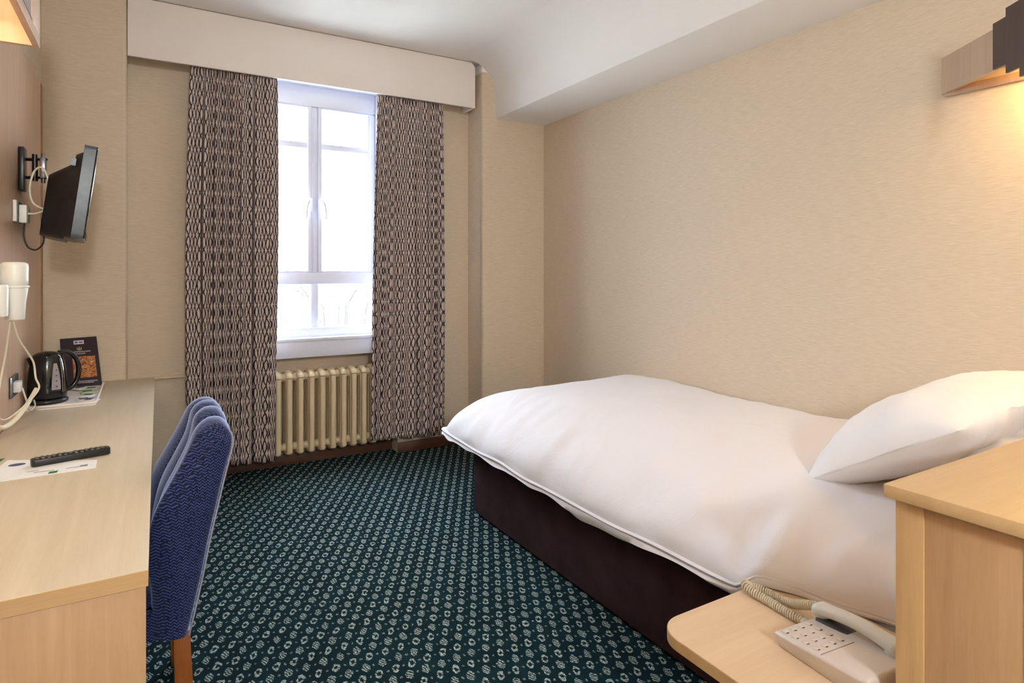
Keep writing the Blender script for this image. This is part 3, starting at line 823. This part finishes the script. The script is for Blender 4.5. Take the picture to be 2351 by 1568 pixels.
# coiled cord: out from the handset end, loop near the bed, back to the body
p0 = PM @ Vector((0.148, -0.006, 0.060))
path = smooth_path([p0, PM @ Vector((0.149, 0.022, 0.050)), (1.418, 0.985, ZS + 0.020), (1.428, 1.03, ZS + 0.0105), (1.425, 1.075, ZS + 0.0105), (1.412, 1.104, ZS + 0.013), (1.392, 1.108, ZS + 0.022), (1.388, 1.088, ZS + 0.016), (1.392, 1.045, ZS + 0.0105), (1.388, 1.00, ZS + 0.0105), (1.385, 0.962, ZS + 0.0105), (1.383, 0.925, ZS + 0.012), PM @ Vector((0.11, 0.0, 0.02))], 40)
co = []; L = 0.0
for i in range(1, len(path)):
    a, b = path[i - 1], path[i]; t = (b - a)
    if t.length < 1e-7: continue
    L0 = L; L += t.length; tn = t.normalized()
    up = Vector((0, 0, 1)); up = (up - tn * up.dot(tn)).normalized(); q = tn.cross(up)
    steps = max(1, int(t.length / 0.0066 * 12))
    for k in range(steps):
        s_ = L0 + t.length * k / steps; an = 2 * PI * s_ / 0.0066
        rr = 0.0098
        co.append(a + t * k / steps + up * math.cos(an) * rr + q * math.sin(an) * rr)
m = MB(); m.tube(co, 0.0025, 6); m.build('coiled_cord', M['phone_cord'], ph)

# ------------------------------------------------------------------ pelmet lights
lp = thing('pelmet_light', (2.66, 0.7, 2.06), 'light wood wall pelmet lamp glowing amber over the bed head, with stepped dark slats', 'wall lamp')
P0 = Vector((XR, 1.243)); P1 = Vector((2.566, 0.99)); dv = (P1 - P0).normalized(); nv = Vector((-dv.y, dv.x))  # nv points into the room / away
if nv.x > 0: nv = -nv
def wall_board(a, b, th, z0, z1):
    pts = [(a.x, a.y), (b.x, b.y), (b.x - nv.x * th, b.y - nv.y * th), (a.x - nv.x * th, a.y - nv.y * th)]
    return MB().prism(pts, z0, z1)
wall_board(P0 + Vector((-0.002, -0.003)), P1, 0.014, 2.062, 2.208).build('end_board', M['pelmet_wood'], lp)
B(2.560, 2.576, 0.18, 0.985, 2.062, 2.208).build('front_board', M['pelmet_wood'], lp)
B(2.576, XR - 0.001, 0.18, 0.95, 2.192, 2.206).build('top_board', M['pelmet_wood'], lp)
B(XR - 0.012, XR - 0.001, 0.18, 1.225, 2.048, 2.082).build('wall_batten', M['pelmet_wood'], lp, bevel=0.002)
MB().tube([(2.66, 0.30, 2.15), (2.66, 0.93, 2.15)], 0.013, 12).build('lamp_tube', M['tube_bed'], lp)
zz = [(2.060, 2.222), (2.024, 2.246), (1.988, 2.264), (1.952, 2.282)]
for k in range(4):
    a = P1 + dv * (0.003 + 0.076 * k) + nv * (0.002 + 0.009 * k); b = a + dv * 0.105
    wall_board(a + nv * 0.008, b + nv * 0.008, 0.009, *zz[k]).build('dark_slat', M['dark_slat'], lp)

dl = thing('pelmet_light', (-0.39, 1.7, 2.07), 'light wood wall pelmet lamp with frosted grey front above the desk', 'wall lamp')
FX = -0.300; DE = 2.475
mb = MB(); mb.box(FX - 0.018, FX, 0.9, DE, 2.07, 2.105); mb.box(FX - 0.018, FX, 2.34, DE, 2.105, 2.50); mb.box(FX - 0.018, FX, 0.9, 2.34, 2.47, 2.50)
mb.build('front_frame', M['maple_panel'], dl, bevel=0.001)
B(FX - 0.014, FX - 0.006, 0.9, 2.34, 2.115, 2.47).build('frosted_panel', M['insert_grey'], dl)
B(FX - 0.016, FX - 0.002, 0.9, 2.335, 2.105, 2.115).build('gasket', M['black_plastic'], dl)
B(XL + 0.010, FX - 0.018, DE - 0.018, DE, 2.07, 2.50).build('end_board', M['maple_panel'], dl, bevel=0.001)
B(XL + 0.010, FX - 0.018, 0.9, DE - 0.018, 2.485, 2.50).build('top_board', M['maple_panel'], dl)
MB().tube([(-0.40, 1.1, 2.20), (-0.40, 2.38, 2.20)], 0.013, 12).build('lamp_tube', M['tube_warm'], dl)

gx, gy, gz = 0.05, -2.3, 2.40  # unseen globe, rod and rose added as fill light behind the camera
cl = thing('fill_globe', (gx, gy, 2.24), 'added white globe lamp out of view, fill light for the room', 'fill light')
MB().lathe([(0.05, 0.0), (0.05, 0.03)], (gx, gy, ZC - 0.031), 28).build('ceiling_rose', M['white_plastic'], cl)
MB().tube([(gx, gy, gz + 0.165), (gx, gy, ZC - 0.031)], 0.006, 8).build('rod', M['white_plastic'], cl)
MB().lathe([(0.16 * math.sin(PI * k / 16) + 0.0005, -0.16 * math.cos(PI * k / 16)) for k in range(17)], (gx, gy, gz), 32).build('globe', M['fill_glow'], cl)

# ------------------------------------------------------------------ television
PF = XL + 0.010      # front of the wall panel
tvb = thing('tv_bracket', (PF, 3.42, 1.70), 'black hinged bracket holding the television on the wall panel', 'bracket')
B(PF + 0.001, PF + 0.020, 3.375, 3.455, 1.705, 1.895).build('wall_plate', M['black_plastic'], tvb, bevel=0.003)
mb = MB()
for z_ in (1.845, 1.765):
    mb.tube([(PF + 0.015, 3.415, z_), (PF + 0.055, 3.40, z_)], 0.007, 8); mb.tube([(PF + 0.055, 3.40, z_), (PF + 0.10, 3.37, z_)], 0.006, 8)
mb.tube([(PF + 0.055, 3.40, 1.75), (PF + 0.055, 3.40, 1.868)], 0.011, 10)
mb.build('arm', M['black_plastic'], tvb)
mb = MB(); mb.box(PF + 0.078, PF + 0.098, 3.345, 3.395, 1.76, 1.85); mb.tube([(PF + 0.088, 3.37, 1.74), (PF + 0.088, 3.37, 1.87)], 0.008, 10)
mb.build('pivot', M['grey_metal'], tvb, bevel=0.002)
tv = thing('television', (-0.31, 3.4, 1.5), 'small black flat television seen edge-on, tilted down on its wall bracket', 'television')
TM = Matrix.Translation((-0.262, 3.40, 1.69)) @ Matrix.Rotation(math.radians(3.5), 4, 'Z') @ Matrix.Rotation(math.radians(7.2), 4, 'Y')
# local: +x screen side, y width, z height
hw, hh = 0.265, 0.199
prf = rrect(-hw, hw, -hh, hh, 0.018, ('sw', 'se', 'nw', 'ne'), 5)
def slab(pr, x0, x1, sc1=1.0, cz=0.0):
    m = MB(); n = len(pr)
    m.add([(x0, a, b) for a, b in pr] + [(x1, a * sc1, b * sc1 + cz) for a, b in pr], [tuple(range(n)), tuple(range(2 * n - 1, n - 1, -1))], False, TM)
    for i in range(n): j = (i + 1) % n; m.f.append((i, j, n + j, n + i)); m.sm.append(True)
    return m
slab(prf, -0.008, 0.034).build('bezel', M['tv_bezel'], tv)
slab(prf, 0.034, 0.040, 0.985).build('screen_surround', M['black_gloss'], tv)
m = MB(); m.box(0.0402, 0.0412, -hw + 0.022, hw - 0.022, -hh + 0.03, hh - 0.022, TM); m.build('screen', M['tv_screen'], tv)
pr2 = rrect(-hw + 0.02, hw - 0.02, -hh - 0.004, hh - 0.020, 0.03, ('sw', 'se', 'nw', 'ne'), 5)
slab(pr2, 0.001, -0.034, 0.93, -0.010).build('back_shell', M['black_plastic'], tv)
pr3 = rrect(-hw + 0.05, hw - 0.05, -hh - 0.010, hh - 0.075, 0.03, ('sw', 'se', 'nw', 'ne'), 5)
slab(pr3, -0.033, -0.118, 0.78, -0.038).build('rear_housing', M['black_plastic'], tv)
m = MB(); m.box(-0.048, -0.030, -0.232, -0.21, 0.105, 0.135, TM); m.build('vent', M['tv_bezel'], tv)
# white twin socket on the wall and cables
so = thing('wall_socket', (PF, 3.3, 1.55), 'white wall socket box with plug below the television bracket', 'socket')
B(PF + 0.001, PF + 0.014, 3.24, 3.35, 1.560, 1.650).build('back_plate', M['white_plastic'], so, bevel=0.003)
B(PF + 0.018, PF + 0.045, 3.262, 3.34, 1.556, 1.632).build('plug', M['white_plastic'], so, bevel=0.004)
B(PF + 0.014, PF + 0.018, 3.255, 3.345, 1.556, 1.645).build('shadow_gap', M['black_plastic'], so)
tag(MB().tube(smooth_path([(PF + 0.046, 3.29, 1.597), (-0.405, 3.28, 1.600), (-0.375, 3.27, 1.625), (-0.362, 3.26, 1.69), (-0.372, 3.26, 1.76), (-0.392, 3.27, 1.795), (-0.418, 3.28, 1.775), (-0.432, 3.28, 1.71), (-0.424, 3.27, 1.65), (-0.395, 3.26, 1.622), (-0.355, 3.25, 1.615)], 8), 0.0042, 8).build('aerial_cable', M['cream_cord']), 'white aerial cable looping behind the television', 'cable')
tag(MB().tube(smooth_path([(PF + 0.032, 3.30, 1.556), (PF + 0.030, 3.30, 1.50), (PF + 0.045, 3.295, 1.455), (PF + 0.075, 3.29, 1.445), (PF + 0.100, 3.285, 1.48), (PF + 0.095, 3.28, 1.54), (PF + 0.10, 3.27, 1.585), (-0.345, 3.26, 1.60)], 8), 0.0035, 8).build('power_cable', M['black_plastic']), 'black power cable hanging in a loop under the television', 'cable')

# ------------------------------------------------------------------ hair dryer on its wall holder
hd = thing('hair_dryer', (-0.43, 3.0, 1.12), 'white hair dryer on a wall holder above the kettle', 'hair dryer')
HC = Vector((-0.417, 2.83, 0))
B(PF + 0.001, PF + 0.018, 2.78, 2.88, 1.18, 1.36).build('wall_holder', M['white_plastic'], hd, bevel=0.006)
MB().lathe([(0.036, 0.0), (0.0405, 0.004), (0.041, 0.03), (0.0415, 0.070), (0.039, 0.080), (0.030, 0.085), (0.001, 0.086)], (HC.x, HC.y, 1.300), 32).build('dryer_body', M['white_plastic'], hd)
MB().lathe([(0.0425, 0.0), (0.044, 0.002), (0.044, 0.006), (0.0425, 0.008)], (HC.x, HC.y, 1.292), 32).build('collar', M['white_plastic'], hd)
MB().lathe([(0.033, 0.0), (0.036, 0.02), (0.0395, 0.045), (0.040, 0.056)], (HC.x, HC.y, 1.236), 32).build('dryer_nozzle', M['white_plastic'], hd)
mm = MB(); mm.lathe([(0.027, 0.0), (0.0295, 0.004), (0.033, 0.070), (0.030, 0.071)], (HC.x + 0.001, HC.y, 1.176), 28); mm.build('cradle_cup', M['white_plastic'], hd)
mm = MB(); mm.lathe([(0.026, 0.0), (0.028, 0.01), (0.030, 0.10), (0.027, 0.11)], (HC.x - 0.025, HC.y - 0.085, 1.195), 24, sx=0.75); mm.build('handle', M['white_plastic'], hd)
cc = smooth_path([(HC.x - 0.005, HC.y, 1.172), (-0.415, 2.90, 1.10), (-0.400, 2.98, 1.04), (-0.39, 3.05, 0.99), (-0.385, 3.06, 0.93), (-0.375, 3.06, 0.885), (-0.405, 3.0, 0.84), (-0.45, 2.95, 0.80), (-0.47, 2.90, 0.81), (-0.472, 2.86, 0.86), (-0.465, 2.88, 0.95), (-0.45, 2.88, 1.05), (HC.x - 0.012, HC.y, 1.172)], 10)
tag(MB().tube(cc, 0.0036, 8).build('dryer_cord', M['cream_cord']), 'thin cream cord hanging from the hair dryer down to the desk', 'cord')
m = thing('wall_socket', (PF, 3.25, 0.84), 'grey wall socket low beside the kettle', 'socket')
B(PF + 0.001, PF + 0.010, 3.17, 3.32, 0.835, 0.92).build('back_plate', M['grey_metal'], m, bevel=0.002)
B(PF + 0.010, PF + 0.034, 3.19, 3.24, 0.855, 0.90).build('plug', M['white_plastic'], m, bevel=0.004)
tag(MB().tube(smooth_path([(-0.385, 3.07, 0.885), (-0.405, 3.01, 0.835), (-0.43, 2.96, 0.795), (-0.455, 2.92, 0.775), (-0.47, 2.88, 0.785), (-0.474, 2.84, 0.83)], 8), [0.006 + 0.004 * math.sin(PI * min(1, i / 40)) for i in range(41)], 10).build('cable_sleeve', M['cream_cord']), 'thick cream cable bend hanging left of the kettle', 'cable')
tag(MB().tube(smooth_path([(PF + 0.036, 3.215, 0.87), (PF + 0.05, 3.21, 0.82), (PF + 0.055, 3.25, 0.775), (PF + 0.05, 3.31, 0.757), (PF + 0.06, 3.36, 0.766), (-0.44, 3.45, 0.775)], 8), 0.0034, 8).build('power_lead', M['cream_cord']), 'pale power lead curving from the low wall socket to the kettle tray', 'cable')

# ------------------------------------------------------------------ tray, kettle, sachets, leaflet
TX0, TX1, TY0, TY1 = -0.478, -0.205, 3.40, 4.00
tray = thing('tray', (-0.34, 3.7, ZD), 'pale serving tray on the far end of the desk under the kettle', 'tray')
MB().prism(rrect(TX0 + 0.003, TX1 - 0.003, TY0 + 0.003, TY1 - 0.003, 0.02, ('sw', 'se', 'nw', 'ne'), 5), ZD, ZD + 0.006, True).build('tray_base', M['paper'], tray)
rm = MB(); rp = rrect(TX0 + 0.004, TX1 - 0.004, TY0 + 0.004, TY1 - 0.004, 0.02, ('sw', 'se', 'nw', 'ne'), 5); rp.append(rp[0])
rm.tube([(a, b, ZD + 0.012) for a, b in rp], 0.0065, 8); rm.build('rim', M['pelmet_paint'], tray)
ZT = ZD + 0.006
ke = thing('kettle', (-0.39, 3.56, ZT), 'glossy black electric kettle standing on the tray', 'kettle')
KC = (-0.404, 3.56, ZT)
MB().lathe([(0.076, 0.0), (0.080, 0.004), (0.080, 0.014), (0.072, 0.022)], KC, 40).build('power_base', M['black_plastic'], ke)
prof = [(0.070, 0.022), (0.0765, 0.028), (0.0765, 0.06), (0.075, 0.10), (0.072, 0.14), (0.067, 0.175), (0.061, 0.20), (0.058, 0.21)]
kb = MB(); kb.lathe(prof, KC, 48)
# spout
rows = []
for i in range(9):
    t = i / 8; z_ = 0.155 + 0.055 * t; r0 = 0.062
    ext = 0.020 * t ** 0.8
    rows.append([(KC[0] - (r0 - 0.004 + ext * math.cos(a) ** 2) * math.cos(a) * 1.0, KC[1] - (r0 - 0.004 + ext) * math.sin(a), KC[2] + z_) for a in [-0.45 + 0.9 * k / 10 for k in range(11)]])
kb.grid(rows)
kb.build('kettle_body', M['black_gloss'], ke)
MB().lathe([(0.0585, 0.209), (0.056, 0.220), (0.044, 0.230), (0.022, 0.236), (0.002, 0.238)], KC, 40).build('lid', M['black_gloss'], ke)
# handle (D shape) towards the right
kd = Vector((0.93, 0.37, 0)).normalized()
hp = smooth_path([Vector(KC) + kd * 0.040 + Vector((0, 0, 0.226)), Vector(KC) + kd * 0.080 + Vector((0, 0, 0.224)), Vector(KC) + kd * 0.112 + Vector((0, 0, 0.195)), Vector(KC) + kd * 0.124 + Vector((0, 0, 0.150)), Vector(KC) + kd * 0.120 + Vector((0, 0, 0.100)), Vector(KC) + kd * 0.100 + Vector((0, 0, 0.062)), Vector(KC) + kd * 0.070 + Vector((0, 0, 0.048))], 6)
MB().tube(hp, 0.0115, 12).build('handle', M['black_gloss'], ke)
# gauge window facing the camera
def patch(a0, a1, z0, z1, off, n=8, taper=0.0):
    rows = []
    for i in range(n + 1):
        z_ = z0 + (z1 - z0) * i / n
        # radius by profile
        for (r0, q0), (r1, q1) in zip(prof, prof[1:]):
            if q0 <= z_ <= q1: rr = r0 + (r1 - r0) * (z_ - q0) / (q1 - q0) + off
        am = (a0 + a1) / 2; hwid = (a1 - a0) / 2 * (1 - taper * (i / n) ** 2)
        rows.append([(KC[0] + rr * math.cos(a), KC[1] + rr * math.sin(a), KC[2] + z_) for a in [am - hwid + 2 * hwid * k / 6 for k in range(7)]])
    return MB().grid(rows)
gw = patch(-1.26, -0.76, 0.065, 0.185, 0.0012, taper=0.6).build('water_gauge', M['water_window'], ke)
for q in range(4):
    dts = MB()
    z_ = 0.08 + q * 0.025; a = -1.0; rr = 0.0765 + 0.0015
    c = Vector((KC[0] + (0.0782 - q * 0.0008) * math.cos(a), KC[1] + (0.0782 - q * 0.0008) * math.sin(a), KC[2] + z_))
    dts.box(c.x - 0.003, c.x + 0.003, c.y - 0.002, c.y + 0.001, c.z - 0.0025, c.z + 0.0025)
    dts.build('level_mark', M['dark_grey'], gw)
patch(-0.66, -0.60, 0.05, 0.205, 0.0014).build('chrome_strip', M['chrome'], ke)
patch(-0.50, -0.46, 0.05, 0.205, 0.0014).build('chrome_strip', M['chrome'], ke)

sac = [(-0.262, 3.52, 0.3, 'paper', 'slate_ink', 'white sachet nearest the tray front edge'), (-0.252, 3.62, -0.4, 'paper', 'slate_ink', 'white sachet in the middle of the tray beside the kettle handle'),
       (-0.262, 3.72, 0.2, 'pale_green', 'green_ink', 'pale green sachet in the middle of the tray'), (-0.252, 3.81, -0.2, 'pale_green', 'slate_ink', 'pale green sachet just before the dark card'),
       (-0.236, 3.47, 1.2, 'paper', 'slate_ink', 'white sachet on the near right corner of the tray'), (-0.30, 3.84, 0.6, 'paper', 'slate_ink', 'white sachet lying at the foot of the dark card')]
for i, (a, b, r, mt, ink, lab) in enumerate(sac):
    root = thing('sachet', (a, b, ZT), lab, 'sachet', 'drink sachets on the tray')
    MX = Matrix.Translation((a, b, ZT + 0.001 + 0.001 * i)) @ Matrix.Rotation(r, 4, 'Z')
    rows = []
    for p in range(9):
        rows.append([MX @ Vector((-0.03 + 0.06 * q / 8, -0.04 + 0.08 * p / 8, 0.009 * (math.sin(PI * q / 8) * math.sin(PI * p / 8)) ** 0.6)) for q in range(9)])
    m = MB(); m.grid(rows); m.add([MX @ Vector(v) for v in ((-0.03, -0.04, 0), (0.03, -0.04, 0), (0.03, 0.04, 0), (-0.03, 0.04, 0))], [(0, 1, 2, 3)])
    m.build('packet', M[mt], root)
    m = MB(); m.box(-0.018, 0.018, -0.012, 0.016, 0.0085, 0.0096, MX); m.build('print', M[ink], root)
# leaning menu card
crd = thing('menu_card', (-0.29, 3.98, ZT), 'dark menu card with a food photo leaning behind the kettle', 'card')
bl_, br_ = Vector((-0.385, 3.955, ZT + 0.0015)), Vector((-0.212, 3.940, ZT + 0.0015))
tl_, tr_ = Vector((-0.412, 4.105, 0.985)), Vector((-0.247, 4.095, 0.992))
U_ = (br_ - bl_); V_ = (tl_ - bl_)
nrm = U_.cross(tr_ - br_).normalized()
if nrm.y > 0: nrm = -nrm
def cpt(u, v, off=0.0):
    return bl_.lerp(br_, u).lerp(tl_.lerp(tr_, u), v) + nrm * off
def cquad(u0, u1, v0, v1, o0, o1):
    m = MB(); vs = [cpt(u0, v0, o0), cpt(u1, v0, o0), cpt(u1, v1, o0), cpt(u0, v1, o0), cpt(u0, v0, o1), cpt(u1, v0, o1), cpt(u1, v1, o1), cpt(u0, v1, o1)]
    return m.add(vs, [(0, 3, 2, 1), (4, 5, 6, 7), (0, 1, 5, 4), (1, 2, 6, 5), (2, 3, 7, 6), (3, 0, 4, 7)])
cquad(0, 1, 0, 1, 0, 0.0025).build('card', M['card_dark'], crd)
cquad(0.36, 0.64, 0.86, 0.94, 0.0025, 0.0030).build('logo_plate', M['card_white'], crd)
lg = MB()
for (u0, u1, v0, v1) in ((0.39, 0.47, 0.885, 0.915), (0.51, 0.60, 0.885, 0.910)):
    q = cquad(u0, u1, v0, v1, 0.0030, 0.0033); lg.add(q.v, q.f)
lg.build('logo_mark', M['slate_ink'], crd)
em = MB()
for du in (-0.05, 0, 0.05):
    q = cquad(0.50 + du - 0.012, 0.50 + du + 0.012, 0.745, 0.80 - abs(du) * 0.2, 0.0025, 0.0030); em.add(q.v, q.f)
q = cquad(0.46, 0.54, 0.735, 0.75, 0.0025, 0.0030); em.add(q.v, q.f)
em.build('emblem', M['card_gold'], crd)
tx = MB(); rnd = random.Random(4)
for (v0, u0, u1) in ((0.695, 0.20, 0.80), (0.655, 0.34, 0.66), (0.09, 0.40, 0.90), (0.06, 0.40, 0.80)):
    u = u0
    while u < u1:
        w_ = rnd.uniform(0.015, 0.035)
        q = cquad(u, min(u1, u + w_), v0, v0 + 0.018, 0.0025, 0.0029); tx.add(q.v, q.f); u += w_ + 0.012
tx.build('lettering', M['card_white'], crd)
cquad(0.30, 0.90, 0.17, 0.60, 0.0025, 0.0030).build('food_picture', M['food'], crd)

# ------------------------------------------------------------------ paper and remote control on the desk
lf = thing('leaflet', (-0.26, 2.40, ZD), 'white information leaflet with green square lying on the desk under the remote control', 'leaflet')
MB().prism([(-0.430, 2.300), (-0.141, 2.311), (-0.143, 2.405), (-0.392, 2.548)], ZD, ZD + 0.0015).build('sheet', M['paper'], lf)
MB().prism([(-0.262, 2.312), (-0.240, 2.313), (-0.238, 2.336), (-0.260, 2.335)], ZD + 0.0015, ZD + 0.0019).build('green_square', M['green_ink'], lf)
MB().lathe([(0.020, 0), (0.020, 0.0004)], (-0.358, 2.472, ZD + 0.0015), 24, sx=1.1, sy=0.8).build('logo', M['slate_ink'], lf)
for (a, b, w_, h_) in ((-0.30, 2.345, 0.05, 0.006), (-0.22, 2.345, 0.055, 0.006), (-0.32, 2.365, 0.03, 0.004), (-0.185, 2.352, 0.02, 0.012)):
    B(a, a + w_, b, b + h_, ZD + 0.0015, ZD + 0.0018).build('printed_line', M['insert_grey'], lf)
tag(MB().prism([(-0.455, 2.46), (-0.425, 2.46), (-0.405, 2.58), (-0.44, 2.58)], ZD, ZD + 0.001).build('note_card', M['green_ink']), 'small dark green card by the wall at the left of the leaflet', 'card')
rc = thing('remote_control', (-0.22, 2.45, ZD), 'long black television remote control lying across the leaflet', 'remote control')
ra, rb = Vector((-0.318, 2.428, ZD + 0.002)), Vector((-0.112, 2.478, ZD + 0.002))
RD = (rb - ra); RL = RD.length; ang = math.atan2(RD.y, RD.x)
RM = Matrix.Translation(ra) @ Matrix.Rotation(ang, 4, 'Z')
m = MB(); m.prism(rrect(0, RL, -0.022, 0.022, 0.012, ('sw', 'se', 'nw', 'ne'), 5), 0.0, 0.021, True, RM); m.build('casing', M['black_plastic'], rc, bevel=0.003)
for i in range(13):
    for j in range(3):
        if i in (6,) and j != 1: continue
        a = 0.016 + i * (RL - 0.032) / 12.4; b = -0.013 + j * 0.013
        k = MB(); k.box(a - 0.0035, a + 0.0035, b - 0.0035, b + 0.0035, 0.0205, 0.0232, RM); k.build('button', M['grey_key'] if (i + j) % 3 else M['dark_grey'], rc)
# ------------------------------------------------------------------ outside the window
tag(B(-14, 16, 5.2, 30, -3.2, -3.0).build('outside_ground', M['outside_ground'], origin=(0, 0, -3)), kind='structure')
def bush(name, x, y, z, R_, stem, Hh, nb, th, label, seed):
    rnd = random.Random(seed); m = MB()
    for i in range(nb):
        a = rnd.uniform(0, 2 * PI); r = R_ * rnd.random() ** 0.5
        p = Vector((x + r * math.cos(a) * 0.3, y + r * math.sin(a) * 0.3, z))
        pts = [p, p + Vector((math.cos(a) * r * 0.7, math.sin(a) * r * 0.3, stem))]; d = Vector((math.cos(a) * rnd.uniform(0.2, 1), math.sin(a) * rnd.uniform(0.2, 1), rnd.uniform(0.6, 1.6))).normalized()
        for k in range(4):
            d = (d + Vector((rnd.uniform(-.35, .35), rnd.uniform(-.35, .35), rnd.uniform(-.25, .15)))).normalized()
            pts.append(pts[-1] + d * Hh / 4)
        m.tube(pts, [th * (1 - k / 7) for k in range(6)], 4)
        for q in range(6):
            b0 = pts[rnd.randint(2, 5)]; dd = Vector((rnd.uniform(-1, 1), rnd.uniform(-1, 1), rnd.uniform(-0.6, 0.8))).normalized()
            m.tube([b0, b0 + dd * Hh * 0.12, b0 + (dd + Vector((0, 0, -0.4))) * Hh * 0.2], th * 0.4, 3)
    return tag(m.build(name, M['twig']), label, 'shrub')
bush('bare_shrub', 1.9, 8.6, -3.0, 1.5, 3.1, 1.1, 70, 0.010, 'bare pale shrub seen faintly through the lower left window pane', 5)
bush('bare_tree', 3.6, 13.5, -3.0, 0.7, 3.6, 1.6, 8, 0.016, 'thin bare tree seen faintly through the right window panes', 8)
